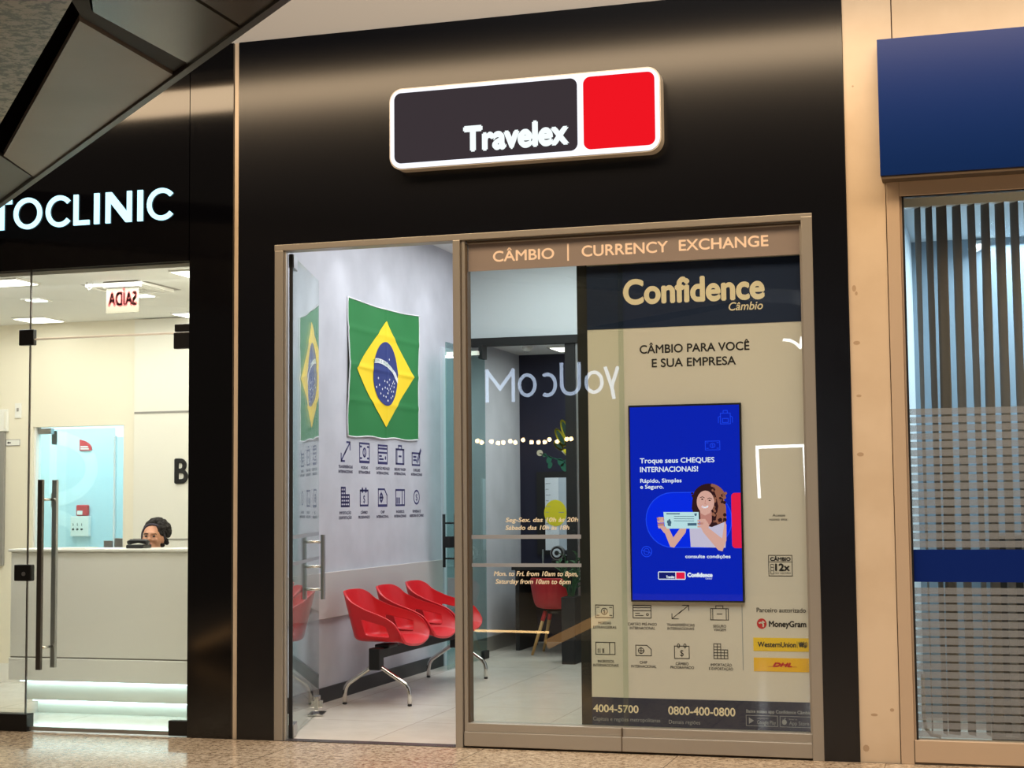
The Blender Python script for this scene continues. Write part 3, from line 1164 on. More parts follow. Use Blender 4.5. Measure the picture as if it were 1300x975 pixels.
# wording
F = Flat()


def stext(body, a0, a1, base, cap, heavy=.0018):
    p0, p1 = SV(a0, base), SV(a1, base)
    z = (p0[1] + p1[1]) / 2
    F.text(body, p0[0], p1[0], z, z + cap / 6.093 / 247 * 1.187, 0, heavy=heavy)


stext('Troque seus CHEQUES', 82, 660, 168, 37)
stext('INTERNACIONAIS!', 84, 535, 238, 38)
stext('Rápido, Simples', 86, 408, 322, 29, .0014)
stext('e Seguro.', 86, 270, 370, 29, .0014)
stext('consulte condições', 438, 783, 896, 25, .0016)
F.onto(planeY(0.1750)).build('wording', 'scr_white', face)
F = Flat()
a, b = SV(228, 1070), SV(440, 1003)
F.rrect(a[0], b[0], a[1], b[1], .008, 0)
F.lift = .0004
F.rect(a[0] + .005, a[0] + .107, a[1] + .005, b[1] - .005, 1)
F.rect(a[0] + .112, b[0] - .005, a[1] + .005, b[1] - .005, 2)
F.lift = .0008
F.text('Travelex', a[0] + .05, a[0] + .103, a[1] + .009, a[1] + .024, 0, heavy=.002)
F.text('Confidence', a[0] + .18, a[0] + .335, a[1] + .018, a[1] + .040, 0, heavy=.006)
F.text('Câmbio', a[0] + .29, a[0] + .33, a[1] + .003, a[1] + .012, 0)
F.onto(planeY(0.1755)).build('logo_row', ['scr_white', 'scr_navy', 'scr_red'], face)

# both stand right behind the glass
for o_ in (mp, dp):
    k_ = 0.9896
    o_.location = (o_.location.x * k_, o_.location.y - 0.10, 1.5 + (o_.location.z - 1.5) * k_)
    o_.scale = (k_, 1.0, k_)

# ------------------------------------------------------------------ flag on the left wall
ZW = -4.88


def fl_w(y, z):
    """folds and ripples of the hanging cloth"""
    return 0.012 + 0.006 * math.sin(y * 9 + z * 3) * math.sin(z * 4 + 1) + 0.004 * math.cos(y * 5 - z * 7) \
        + 0.006 * math.exp(-((z - 2.62) / .022) ** 2) + 0.005 * math.exp(-((z - 2.34) / .022) ** 2) + 0.005 * math.exp(-((z - 2.92) / .022) ** 2) \
        + 0.004 * math.exp(-((y - 3.19) / .022) ** 2)


def fl_edge(u, v):
    """unit square to the slightly sagging outline on the wall"""
    tl, tr, br, bl = (2.369, 3.159), (4.002, 3.185), (3.976, 2.062), (2.352, 2.045)
    y = (tl[0] * (1 - u) + tr[0] * u) * v + (bl[0] * (1 - u) + br[0] * u) * (1 - v)
    z = (tl[1] * (1 - u) + tr[1] * u) * v + (bl[1] * (1 - u) + br[1] * u) * (1 - v)
    z -= 0.022 * math.sin(PI * u) * v + 0.006 * math.sin(u * 17) * (1 - v)
    y += 0.006 * math.sin(v * 9) * (2 * u - 1)
    return y, z


mb = MB()
NU, NV = 96, 66
grid = {}
for i in range(NU + 1):
    for j in range(NV + 1):
        y, z = fl_edge(i / NU, j / NV)
        grid[i, j] = mb.bm.verts.new((ZW + fl_w(y, z), y, z))


def flag_region(u, v):
    x = (u - .5) * 20
    y = (v - .5) * 14
    return x, y


for i in range(NU):
    for j in range(NV):
        f = mb.bm.faces.new((grid[i, j], grid[i + 1, j], grid[i + 1, j + 1], grid[i, j + 1]))
fo = mb.build('wall_flag', ['green'], None, smooth=True)
tag(fo, 'green Brazilian flag with yellow rhombus and blue star disc taped to the white wall', 'flag')


def flmap(a, b, d):
    """flag units (20 x 14, origin at centre) to the cloth surface"""
    y, z = fl_edge(a / 20 + .5, b / 14 + .5)
    return (ZW + fl_w(y, z) + 0.0015 + d, y, z)


def flfill(pred, x0, x1, y0, y1, n, d, name, mat):
    """cut the shape out in fine cloth-following strips"""
    mb = MB()
    for i in range(n):
        xa, xb = x0 + (x1 - x0) * i / n, x0 + (x1 - x0) * (i + 1) / n
        la, lb = pred(xa), pred(xb)
        if la is None or lb is None:
            continue
        m = 44
        for k in range(m):
            ta, tb_ = k / m, (k + 1) / m
            pts = [(xa, la[0] + (la[1] - la[0]) * ta), (xb, lb[0] + (lb[1] - lb[0]) * ta), (xb, lb[0] + (lb[1] - lb[0]) * tb_), (xa, la[0] + (la[1] - la[0]) * tb_)]
            mb.face([flmap(p[0], p[1], d) for p in pts], 0)
    bmesh.ops.remove_doubles(mb.bm, verts=mb.bm.verts[:], dist=1e-5)
    return mb.build(name, mat, fo, smooth=True)


HX, HY, HR_ = 8.25, 5.75, 3.45
flfill(lambda x: (-HY * (1 - abs(x) / HX), HY * (1 - abs(x) / HX)), -HX + .001, HX - .001, 0, 0, 90, 0.003, 'yellow_rhombus', 'yellow')
flfill(lambda x: (-math.sqrt(max(HR_ ** 2 - x * x, 0)), math.sqrt(max(HR_ ** 2 - x * x, 0))), -HR_ + .002, HR_ - .002, 0, 0, 70, 0.006, 'blue_disc', 'flagblue')


def band(x):
    """curved white motto band: between two arcs, clipped to the disc"""
    r1, r2, cx, cy = 8.0, 8.5, -2.0, -7.0
    lo = cy + math.sqrt(r1 ** 2 - (x - cx) ** 2)
    hi = cy + math.sqrt(r2 ** 2 - (x - cx) ** 2)
    c = math.sqrt(max(HR_ ** 2 - x * x, 0))
    lo, hi = max(min(lo, c), -c), max(min(hi, c), -c)
    return (lo, hi)


flfill(band, -HR_ + .01, HR_ - .02, 0, 0, 60, 0.009, 'motto_band', 'flagwhite')
F = Flat()
word = 'ORDEM E PROGRESSO'
for k, ch in enumerate(word):
    if ch == ' ':
        continue
    ang = math.radians(97 - k * 2.1 * 1.0 - 1)
    cx, cy = -2.0 + 8.25 * math.cos(math.radians(101 - k * 2.35)), -7.0 + 8.25 * math.sin(math.radians(101 - k * 2.35))
    vs, fs = glyphs(ch)
    sc = .46
    w_ = (max(v[0] for v in vs) + min(v[0] for v in vs)) / 2
    ro = math.radians(101 - k * 2.35 - 90)
    for f in fs:
        F.poly([(cx + ((vs[i][0] - w_) * math.cos(ro) - (vs[i][1] - .33) * math.sin(ro)) * sc, cy + ((vs[i][0] - w_) * math.sin(ro) + (vs[i][1] - .33) * math.cos(ro)) * sc) for i in f])
F.lift = 0.0042
F.onto(lambda a, b, d: flmap(a, b, 0.0108)).build('motto_lettering', 'green', fo)
F = Flat()
stars = [(-2.2, -.6), (.9, 1.6), (-1.9, -1.3), (-1.2, -1.7), (-.6, -.8), (-.5, -1.5), (-1.6, -2.2), (-.9, -2.4), (0.0, -.9), (0, -1.6), (.1, -2.1), (.1, -2.9), (-.3, -2.5), (.9, -1.6), (1.3, -1.9), (1.6, -2.4), (1.9, -1.9), (2.1, -1.4), (2.3, -1.0), (2.0, -.8), (1.7, -1.0), (1.1, -2.6), (.6, -1.2), (.35, -1.8), (-2.6, -1.6), (1.4, -1.3), (.8, -.6)]
for x, y in stars:
    pts = []
    for k in range(10):
        r = .17 if k % 2 == 0 else .075
        t = math.radians(90 + 36 * k)
        pts.append((x + r * math.cos(t), y + r * math.sin(t)))
    for k in range(0, 10):
        F.poly([(x, y), pts[k], pts[(k + 1) % 10]])
F.onto(lambda a, b, d: flmap(a, b, 0.0085)).build('star_pattern', 'flagwhite', fo)
mb = MB()
for (u0, v0), (u1, v1) in (((0, 0), (1, 0)), ((0, 0), (0, 1)), ((0, 1), (1, 1)), ((1, 0), (1, 1))):
    pts = []
    for k in range(33):
        u, v = u0 + (u1 - u0) * k / 32, v0 + (v1 - v0) * k / 32
        y, z = fl_edge(u, v)
        pts.append((ZW + fl_w(y, z) + .001, y, z))
    mb.tube(pts, 0.0055, 0, 6)
mb.build('hem', 'flagwhite', fo, smooth=True)

# ------------------------------------------------------------------ ten indigo stickers under the flag
WALLI = [('arrows', (2.23, 2.42, 1.838, 1.996), ('TRANSFERÊNCIAS', 'INTERNACIONAIS'), (.29, .29), 'double arrow wall sticker in the row just under the flag'),
         ('banknote', (2.62, 2.83, 1.846, 1.994), ('MOEDAS', 'ESTRANGEIRAS'), (.15, .25), 'banknote wall sticker in the row just under the flag'),
         ('card', (3.03, 3.24, 1.846, 1.990), ('CARTÃO PRÉ-PAGO', 'INTERNACIONAL'), (.32, .28), 'bank card wall sticker in the row just under the flag'),
         ('suitcase', (3.45, 3.645, 1.844, 2.0), ('SEGURO VIAGEM', 'INTERNACIONAL'), (.28, .28), 'suitcase wall sticker in the row just under the flag'),
         ('pencil', (3.85, 4.08, 1.842, 1.988), ('CHEQUES', 'INTERNACIONAIS'), (.18, .29), 'cheque and pen wall sticker, farthest in the row under the flag'),
         ('building', (2.235, 2.40, 1.484, 1.630), ('IMPORTAÇÃO', 'E EXPORTAÇÃO'), (.24, .26), 'stepped building wall sticker in the lower row nearest the glass door'),
         ('calendar', (2.63, 2.80, 1.488, 1.636), ('CÂMBIO', 'PROGRAMADO'), (.15, .25), 'dollar calendar wall sticker in the lower row'),
         ('chip', (3.03, 3.23, 1.488, 1.622), ('CHIP', 'INTERNACIONAL'), (.09, .28), 'phone chip wall sticker in the lower row'),
         ('ticket', (3.44, 3.655, 1.487, 1.618), ('INGRESSOS', 'INTERNACIONAIS'), (.2, .29), 'ticket wall sticker in the lower row'),
         ('coin', (3.88, 4.04, 1.490, 1.622), ('REMESSAS E', 'ASSESSORIA DE CÂMBIO'), (.21, .37), 'round dollar coin wall sticker, farthest in the lower row')]
PW = planeX(ZW + 0.0008)
for kind, b, caps, wd, lab in WALLI:
    F = Flat()
    icon(F, kind, b[0], b[1], b[2], b[3], 0.016)
    if kind in ('banknote', 'card', 'chip'):
        F.lift = .0003
        F.line([(b[0], b[2] - .008), (b[1], b[2] - .008)], .012, 0)
    o = F.onto(PW).build('wall_sticker', 'decal')
    tag(o, lab, 'wall sticker', 'indigo service stickers on the wall')
    cy = (b[0] + b[1]) / 2
    top = 1.786 if b[2] > 1.7 else 1.421
    F = Flat()
    for k, (s, w_) in enumerate(zip(caps, wd)):
        z = top - k * .0385
        F.text(s, cy - w_ / 2, cy + w_ / 2, z, z + .021, 0, heavy=.004)
    F.onto(PW).build('caption', 'decalgrey', o)

# ------------------------------------------------------------------ three-seat beam bench
bench = thing('beam_bench', (-4.42, 2.75, 0.0), 'three seat beam bench with red armchair shells on chrome legs along the white wall', 'bench')


def lerp(a, b, t):
    return a + (b - a) * t


def shell_mesh():
    """tub armchair shell, local: seat faces +Y, width along X, z = 0 under the seat"""
    mb = MB()
    bm = mb.bm
    N = 32
    # plan path of the seat edge and of the rim, from the left front round the back to the right front
    def seat_pt(u):
        a = abs(u)
        if a < .42:
            t = a / .42
            x = .21 * math.sin(t * PI / 2)
            y = -.20 + .10 * (1 - math.cos(t * PI / 2))
        else:
            t = (a - .42) / .58
            x = lerp(.21, .255, t)
            y = lerp(-.10, .27, t)
        return (math.copysign(x, u) if u else 0.0, y)

    def rim_pt(u):
        a = abs(u)
        if a < .42:
            t = a / .42
            x = .245 * math.sin(t * PI / 2) ** .9
            y = -.285 + .115 * (1 - math.cos(t * PI / 2))
        else:
            t = (a - .42) / .58
            x = lerp(.245, .305, min(1, t * 1.3))
            y = lerp(-.17, .255, t)
        return (math.copysign(x, u) if u else 0.0, y)

    def rim_z(u):
        a = abs(u)
        pts = [(0, .415), (.18, .412), (.30, .385), (.42, .335), (.58, .280), (.78, .235), (.91, .195), (.97, .15), (1, .10)]
        for (a0, z0), (a1, z1) in zip(pts, pts[1:]):
            if a <= a1:
                return lerp(z0, z1, (a - a0) / (a1 - a0))
        return .1
    rows_seat = 4
    rows_wall = 8
    cols = []
    for i in range(N + 1):
        u = -1 + 2 * i / N
        sx, sy = seat_pt(u)
        rx, ry = rim_pt(u)
        zr = rim_z(u)
        sp_y = lerp(.29, -.06, min(1, max(0, (1 - abs(u)) / .58)))
        front = max(0, (abs(u) - .85) / .15)
        zs = .045 + .02 * (1 - abs(u))
        col = []
        for r in range(rows_seat + 1):
            t = r / rows_seat
            x = lerp(0, sx, t)
            y = lerp(sp_y, sy, t)
            z = .035 + (.02 * (t ** 3)) - .03 * max(0, (y - .17) / .12) ** 2 * (1 if y > .17 else 0)
            col.append((x, y, z))
        zs = col[-1][2]
        for r in range(1, rows_wall + 1):
            t = r / rows_wall
            bulge = math.sin(t * PI / 2)
            x = lerp(sx, rx, bulge)
            y = lerp(sy, ry, t ** 1.1)
            z = lerp(zs, zr, t)
            col.append((x, y, z))
        cols.append([bm.verts.new(p) for p in col])
    nr_ = rows_seat + rows_wall
    for i in range(N):
        um = abs(-1 + 2 * (i + .5) / N)
        for r in range(nr_):
            k = r - rows_seat
            if k >= 1 and k <= 4 and .52 < um < .84:
                continue            # opening between arm and seat
            bm.faces.new((cols[i][r], cols[i + 1][r], cols[i + 1][r + 1], cols[i][r + 1]))
    bmesh.ops.remove_doubles(bm, verts=bm.verts[:], dist=1e-4)
    loose = [v for v in bm.verts if not v.link_faces]
    bmesh.ops.delete(bm, geom=loose, context='VERTS')
    bmesh.ops.recalc_face_normals(bm, faces=bm.faces[:])
    return mb


def finish_shell(o, thick=.017):
    s = o.modifiers.new('sub', 'SUBSURF')
    s.levels = 2
    s.render_levels = 2
    so = o.modifiers.new('thick', 'SOLIDIFY')
    so.thickness = thick
    so.offset = 0
    b = o.modifiers.new('bev', 'BEVEL')
    b.width = .006
    b.segments = 2
    b.limit_method = 'ANGLE'


def place_mesh(mb, M4):
    bmesh.ops.transform(mb.bm, matrix=M4, verts=mb.bm.verts[:])
    return mb


for cy in (2.02, 2.69, 3.36):
    M4 = Matrix.Translation((-4.44, cy, 0.432)) @ Matrix.Rotation(-PI / 2, 4, 'Z')
    s = place_mesh(shell_mesh(), M4).build('seat_shell', 'red', bench, smooth=True)
    finish_shell(s)
    MB().box(-4.48, -4.36, cy - .09, cy + .09, 0.414, 0.440).build('seat_mount', 'black', s, bevel=.006)
MB().box(-4.455, -4.385, 1.78, 3.74, 0.345, 0.415).build('beam', 'black', bench, bevel=.006)
for yy in (1.81, 3.68):
    p = MB().box(-4.465, -4.375, yy - .045, yy + .045, 0.262, 0.425).build('pedestal', 'black', bench, bevel=.008)
    for sx, fx in ((-1, -4.675), (1, -4.155)):
        cx = -4.42
        pts = [(cx + sx * .01, yy, .287), (cx + sx * .05, yy, .275), (fx - sx * .06, yy, .178), (fx - sx * .03, yy, .158), (fx - sx * .010, yy, .128), (fx - sx * .001, yy, .09), (fx, yy, .018)]
        MB().tube(pts, .017, 0, 12).build('leg', 'chrome', bench, smooth=True)
        MB().lathe([(.012, 0), (.017, .003), (.017, .010), (.012, .018)], (fx, yy, 0.001), 0, 14).build('glide', 'black', bench)

# ------------------------------------------------------------------ glass door to the office, open along the left wall
d2 = sroot('door_2', (-4.68, 4.8, 0.0))
MB().box(-4.69, -4.68, 4.22, 5.38, 0.012, 2.965).build('glass_leaf', 'glassteal', d2)
MB().box(-4.705, -4.665, 5.25, 5.40, 2.90, 3.03).build('top_hinge', 'blackmat', d2)
MB().box(-4.705, -4.665, 5.25, 5.40, 0.005, 0.08).build('bottom_hinge', 'blackmat', d2)
mb = MB()
for x in (-4.74, -4.63):
    mb.tube([(x, 4.30, 0.92), (x, 4.30, 1.40)], .014, 0, 10)
for z in (1.0, 1.32):
    mb.tube([(-4.74, 4.30, z), (-4.63, 4.30, z)], .008, 0, 8)
mb.build('pull_handle', 'blackmat', d2, smooth=True)
MB().box(-4.715, -4.655, 4.22, 4.34, 1.10, 1.20).build('lock_case', 'black', d2)

# ------------------------------------------------------------------ office beyond the partition
desk = thing('desk', (-3.9, 6.5, 0.0), 'dark office desk behind the red shell chair', 'desk')
MB().box(-4.66, -3.1, 6.15, 6.95, 0.815, 0.855).build('desktop', 'blackmat', desk, bevel=.004)
for x in (-4.62, -3.16):
    MB().box(x - .02, x + .02, 6.22, 6.90, 0.0, 0.815).build('leg', 'blackmat', desk)
MB().box(-4.60, -3.18, 6.86, 6.88, 0.30, 0.815).build('modesty_panel', 'navywall', desk)

oc = thing('office_chair', (-4.13, 5.98, 0.0), 'red shell chair on splayed beech legs pulled up to the dark desk', 'chair')


def tub_mesh():
    mb = MB()
    cols = []
    N = 24
    for i in range(N + 1):
        u = -1 + 2 * i / N
        an = u * math.radians(118)
        col = []
        for r in range(9):
            t = r / 8
            if t < .4:
                q = t / .4
                rad = .22 * q
                z = .01 + .01 * q ** 3
            else:
                q = (t - .4) / .6
                rad = .22 + .055 * q ** .7
                h = .30 if abs(u) < .5 else lerp(.30, .16, (abs(u) - .5) / .5)
                z = .02 + h * q
            col.append(mb.bm.verts.new((rad * math.sin(an), -rad * math.cos(an), z)))
        cols.append(col)
    for i in range(N):
        for r in range(8):
            mb.bm.faces.new((cols[i][r], cols[i + 1][r], cols[i + 1][r + 1], cols[i][r + 1]))
    # front of the seat pan
    for r in range(3):
        pass
    front = [cols[0][r] for r in range(3, 0, -1)] + [cols[0][0]] + [cols[N][r] for r in range(1, 4)]
    fl = mb.bm.verts.new((-.15, .20, .0))
    fr = mb.bm.verts.new((.15, .20, .0))
    mb.bm.faces.new((cols[0][3], cols[0][2], cols[0][1], cols[0][0], fl))
    mb.bm.faces.new((cols[N][0], cols[N][1], cols[N][2], cols[N][3], fr))
    mb.bm.faces.new((cols[0][0], fr, fl))
    bmesh.ops.remove_doubles(mb.bm, verts=mb.bm.verts[:], dist=1e-4)
    bmesh.ops.recalc_face_normals(mb.bm, faces=mb.bm.faces[:])
    return mb


tb_ = place_mesh(tub_mesh(), Matrix.Translation((-4.13, 5.98, 0.435)))
s = tb_.build('seat_shell', 'redfab', oc, smooth=True)
s.modifiers.new('sub', 'SUBSURF').levels = 1
so = s.modifiers.new('thick', 'SOLIDIFY')
so.thickness = .014
MB().lathe([(.11, .40), (.12, .425), (.10, .442)], (-4.13, 5.98, 0), 0, 20).build('seat_plate', 'black', oc)
for sx, sy in ((-1, -1), (1, -1), (-1, 1), (1, 1)):
    l = MB().tube([(-4.13 + sx * .21, 5.98 + sy * .21, 0.002), (-4.13 + sx * .10, 5.98 + sy * .10, .42)], [.013, .019], 0, 12).build('leg', 'wood', oc, smooth=True)
    MB().tube([(-4.13 + sx * .125, 5.98 + sy * .125, .33), (-4.13 + sx * .10, 5.98 + sy * .10, .425)], [.0195, .022], 0, 12).build('leg_cap', 'redfab', l, smooth=True)

po = thing('wall_poster', (-4.34, 7.235, 0.99), 'tall white framed poster with yellow circle on the navy office wall', 'poster')
MB().box(-4.685, -4.0, 7.225, 7.249, 0.94, 1.83).build('frame', 'black', po)
MB().box(-4.592, -4.06, 7.219, 7.226, 0.985, 1.765).build('sheet', 'posterwhite', po)
MB().box(-4.44, -4.06, 7.2175, 7.2195, 0.985, 1.765).build('grey_strip', 'postergrey', po)  # greyer right-hand part of the two-tone sheet
F = Flat()
F.disc(-4.478, 1.384, .125, .142, 0)
F.onto(planeY(7.2165)).build('yellow_circle', 'muralyellow', po)['label'] = 'yellow circle'
F = Flat()
for k in range(9):
    F.rect(-4.585, -4.53 - (.02 if k % 2 else 0), 1.70 - k * .062, 1.706 - k * .062)
F.rect(-4.44, -4.38, 1.386, 1.394)
F.onto(planeY(7.2155)).build('ruled_pattern', 'printgrey', po)

mu = thing('wall_mural', (-4.45, 7.245, 1.86), 'yellow outlined petal drawing above a green flowering sprig on the navy wall', 'mural')
PM = planeY(7.2485)
F = Flat()


def petal(cx, cz, L_, w_, ang):
    pts = []
    for k in range(25):
        t = 2 * PI * k / 24
        x, z = w_ * math.sin(t), L_ / 2 * math.cos(t)
        ca, sa = math.cos(ang), math.sin(ang)
        pts.append((cx + x * ca - z * sa, cz + x * sa + z * ca))
    return pts


for cx, cz, L_, w_, an in ((-4.36, 2.27, .24, .035, .35), (-4.42, 2.20, .20, .032, .5), (-4.44, 2.11, .12, .026, .85), (-4.27, 2.30, .26, .035, -.15)):
    p = petal(cx, cz, L_, w_, an)
    F.poly(p, 0)
    F.lift = .0008
    F.line(p, .016, 1, True)
    F.lift = 0
F.lift = .0012
F.poly([(-4.40, 2.06), (-4.30, 2.10), (-4.25, 2.02), (-4.36, 2.0)], 1)
F.line([(-4.40, 2.05), (-4.31, 1.96), (-4.26, 1.92)], .014, 2)
F.onto(PM).build('petal_drawing', ['muraldark', 'muralyellow', 'muralwhite'], mu)
F = Flat()
F.line([(-4.65, 2.03), (-4.5, 1.975), (-4.28, 1.92)], .012, 0)
F.disc(-4.654, 2.036, .034, .034, 1)
for cx, cz, r in ((-4.55, 1.96, .035), (-4.54, 1.90, .03), (-4.42, 1.93, .04), (-4.37, 1.87, .05), (-4.60, 2.01, .02), (-4.33, 1.93, .04)):
    F.poly(petal(cx, cz, r * 2.4, r * .8, cx * 7), 0)
F.onto(PM).build('flowering_sprig', ['muralgreen', 'muralwhite'], mu)

rs = thing('desk_speaker', (-4.20, 6.32, 0.855), 'small round silver rimmed device standing on the dark desk', 'speaker')
MB().tube([(-4.215, 6.35, .985), (-4.215, 6.29, .985)], .072, 0, 28).build('body', 'steel', rs)
mb = MB()
mb.tube([(-4.215, 6.292, .985), (-4.215, 6.284, .985)], .062, 0, 28)
mb.build('rim', 'black', rs)
MB().tube([(-4.215, 6.285, .985), (-4.215, 6.279, .985)], .045, 0, 24).build('face', 'posterwhite', rs)
MB().tube([(-4.215, 6.280, .985), (-4.215, 6.274, .985)], .024, 0, 20).build('cone', 'blackmat', rs)
MB().box(-4.27, -4.16, 6.27, 6.37, .8555, .915).build('stand', 'black', rs, bevel=.006)

bx_ = MB().box(-4.30, -3.95, 6.45, 6.75, .8555, .955).build('document_tray', 'black', bevel=.006)
tag(bx_, 'flat black tray on the dark desk behind the round device', 'tray')
pn = MB().box(-4.375, -4.36, 6.30, 6.315, .8555, 1.02).build('card_stand', 'steel')
tag(pn, 'thin upright metal card stand on the dark desk', 'stand')

pl = thing('potted_plant', (-3.80, 5.12, 0.0), 'leafy green plant in a tall black planter beside the black partition post', 'plant')
MB().box(-3.83, -3.70, 4.98, 5.24, 0.0, .62).build('planter', 'blackmat', pl, bevel=.006)
rnd = random.Random(3)
mbl = MB()
mbs = MB()
for k in range(16):
    an = rnd.random() * 2 * PI
    ln = .16 + .2 * rnd.random()
    lean = .05 + .08 * rnd.random()
    b0 = Vector((-3.765 + .02 * math.cos(an), 5.11 + .03 * math.sin(an), .60))
    tip = b0 + Vector((math.cos(an) * lean, math.sin(an) * lean, .08 + ln))
    mbs.tube([b0, (b0 + tip) / 2 + Vector((0, 0, .03)), tip], .0035, 0, 6)
    for q in range(4):
        c = b0.lerp(tip, .35 + .2 * q)
        d = Vector((math.cos(an + q * 1.7), math.sin(an + q * 1.7), .35 + .3 * rnd.random())).normalized()
        s_ = d.cross(Vector((0, 0, 1))).normalized() * .018
        e_ = c + d * .085
        m_ = c + d * .04 + Vector((0, 0, .012))
        mbl.face([c, m_ + s_, e_, m_ - s_])
mbs.build('stems', 'leaf', pl)
mbl.build('foliage', 'leaf', pl)

# ceiling fittings of the office
cl = thing('ceiling_light', (-4.2, 6.6, 3.06), 'square lit ceiling panel over the dark desk', 'ceiling light')
MB().box(-4.33, -3.75, 6.38, 6.86, 3.092, 3.109).build('frame', 'white', cl)
MB().box(-4.30, -3.78, 6.41, 6.83, 3.088, 3.0925).build('diffuser', 'ledpanel', cl)
sd = thing('smoke_detector', (-4.52, 6.3, 3.07), 'round smoke detector on the office ceiling', 'detector')
MB().lathe([(.03, 3.06), (.05, 3.075), (.06, 3.1095)], (-4.52, 6.35, 0), 0, 20).build('housing', 'white', sd, smooth=True)
MB().lathe([(.012, 3.052), (.014, 3.062)], (-4.52, 6.35, 0), 0, 12).build('sensor', 'steel', sd)

# downlights that wash the flag wall of the shop
for k, y in enumerate((1.2, 2.2, 3.2, 4.2)):
    dlt = thing('downlight', (-4.60, y, 3.88), ['small round downlight, first from the shop door, over the flag wall', 'small round downlight, second from the shop door, over the flag wall', 'small round downlight, third from the shop door, over the flag wall', 'small round downlight, fourth from the shop door, over the flag wall'][k], 'downlight', 'downlights over the flag wall')
    MB().lathe([(.035, 3.884), (.05, 3.886), (.05, 3.8985)], (-4.60, y, 0), 0, 20).build('ring', 'white', dlt)
    MB().lathe([(.030, 3.8825), (.034, 3.8845)], (-4.60, y, 0), 0, 20).build('lens', 'ledwhite', dlt)
    sd_ = bpy.data.lights.new('downlight_lamp', 'SPOT')
    sd_.energy = 13
    sd_.color = COOL
    sd_.spot_size = math.radians(84)
    sd_.spot_blend = 0.5
    sd_.shadow_soft_size = 0.03
    so_ = bpy.data.objects.new('downlight_lamp', sd_)
    COL.objects.link(so_)
    so_.location = (-4.60, y, 3.872)
    so_.rotation_euler = (0, math.radians(-6), 0)

# ------------------------------------------------------------------ clinic on the left
# backlit letters
cs = thing('clinic_sign', (-5.8, -0.01, 3.40), 'white glowing capital letters on the glossy black clinic front', 'sign')
ZB, ZT, SW = 3.406, 3.616, 0.032


def letter(fn):
    F = Flat()
    fn(F)
    prism(F, -0.012, -0.001, 'letter', 'cliniclet', cs)


letter(lambda F: F.poly([(-6.485, ZB), (-6.445, ZB), (-6.445, ZT - SW), (-6.385, ZT - SW), (-6.385, ZT), (-6.545, ZT), (-6.545, ZT - SW), (-6.485, ZT - SW)]))


def ringletter(cx, rx, a0, a1):
    cz, rz = (ZB + ZT) / 2, (ZT - ZB) / 2 + .004
    F = Flat()
    n = 40
    out = [(cx + rx * math.cos(math.radians(a0 + (a1 - a0) * i / n)), cz + rz * math.sin(math.radians(a0 + (a1 - a0) * i / n))) for i in range(n + 1)]
    inn = [(cx + (rx - SW) * math.cos(math.radians(a0 + (a1 - a0) * i / n)), cz + (rz - SW) * math.sin(math.radians(a0 + (a1 - a0) * i / n))) for i in range(n + 1)]
    mb = MB()
    for i in range(n):
        q = [inn[i], out[i], out[i + 1], inn[i + 1]]
        lo = [(a, -0.012, b) for a, b in q]
        hi = [(a, -0.001, b) for a, b in q]
        mb.face(lo)
        mb.face(hi[::-1])
        mb.face([lo[1], hi[1], hi[2], lo[2]])
        mb.face([lo[0], lo[3], hi[3], hi[0]])
    mb.build('letter', 'cliniclet', cs)


ringletter(-6.257, .110, 0, 360)
ringletter(-6.008, .106, 40, 320)
letter(lambda F: F.poly([(-5.898, ZB), (-5.778, ZB), (-5.778, ZB + SW), (-5.864, ZB + SW), (-5.864, ZT), (-5.898, ZT)]))
letter(lambda F: F.rect(-5.740, -5.702, ZB, ZT))
letter(lambda F: F.poly([(-5.652, ZB), (-5.618, ZB), (-5.618, ZT - .07), (-5.500, ZB), (-5.456, ZB), (-5.456, ZT), (-5.490, ZT), (-5.490, ZB + .07), (-5.608, ZT), (-5.652, ZT)]))
letter(lambda F: F.rect(-5.410, -5.372, ZB, ZT))
ringletter(-5.230, .109, 40, 320)

# glass front
cw = sroot('window_2', (-5.8, 0.03, 0.0))
MB().box(-9.2, -6.252, 0.03, 0.04, 0.10, 3.125).build('glass_pane', 'glass', cw)
MB().box(-6.244, -5.022, 0.03, 0.04, 2.655, 3.125).build('glass_pane', 'glass', cw)
MB().box(-6.253, -6.245, 0.028, 0.042, 0.02, 3.12).build('glass_joint', 'steeldark', cw)
MB().box(-9.2, -6.215, -0.005, 0.08, 0.0, 0.115).build('sill', 'black', cw, bevel=.004)
d3 = sroot('door_3', (-5.63, 0.03, 0.0))
MB().box(-6.240, -5.03, 0.03, 0.04, 0.03, 2.645).build('glass_leaf', 'glass', d3)
MB().box(-6.240, -5.03, 0.026, 0.044, 2.638, 2.648).build('top_edge', 'white', d3)
MB().box(-6.240, -5.16, 0.024, 0.046, 0.006, 0.03).build('bottom_sweep', 'steel', d3)
MB().box(-6.33, -6.213, 0.015, 0.055, 2.604, 2.713).build('corner_fitting', 'black', d3, bevel=.006)
MB().box(-5.142, -5.022, 0.015, 0.055, 2.652, 2.703).build('corner_fitting', 'black', d3, bevel=.006)
MB().box(-5.147, -5.022, 0.012, 0.058, 2.538, 2.646).build('corner_fitting', 'black', d3, bevel=.006)
lk = MB().box(-6.340, -6.208, 0.010, 0.060, 1.001, 1.112).build('lock_case', 'black', d3, bevel=.008)
MB().tube([(-6.262, 0.012, 1.05), (-6.262, 0.004, 1.05)], .014, 0, 14).build('lock_cylinder', 'steel', lk)
MB().box(-5.165, -5.022, 0.008, 0.062, 0.006, 0.104).build('corner_fitting', 'black', d3, bevel=.006)
for y, x in ((-0.045, -6.100), (0.115, -6.093)):
    h = MB().box(x - .018, x + .018, y - .014, y + .014, 0.416, 1.684).build('pull_bar', 'steeldark' if y < 0 else 'steel', d3, bevel=.003)
mb = MB()
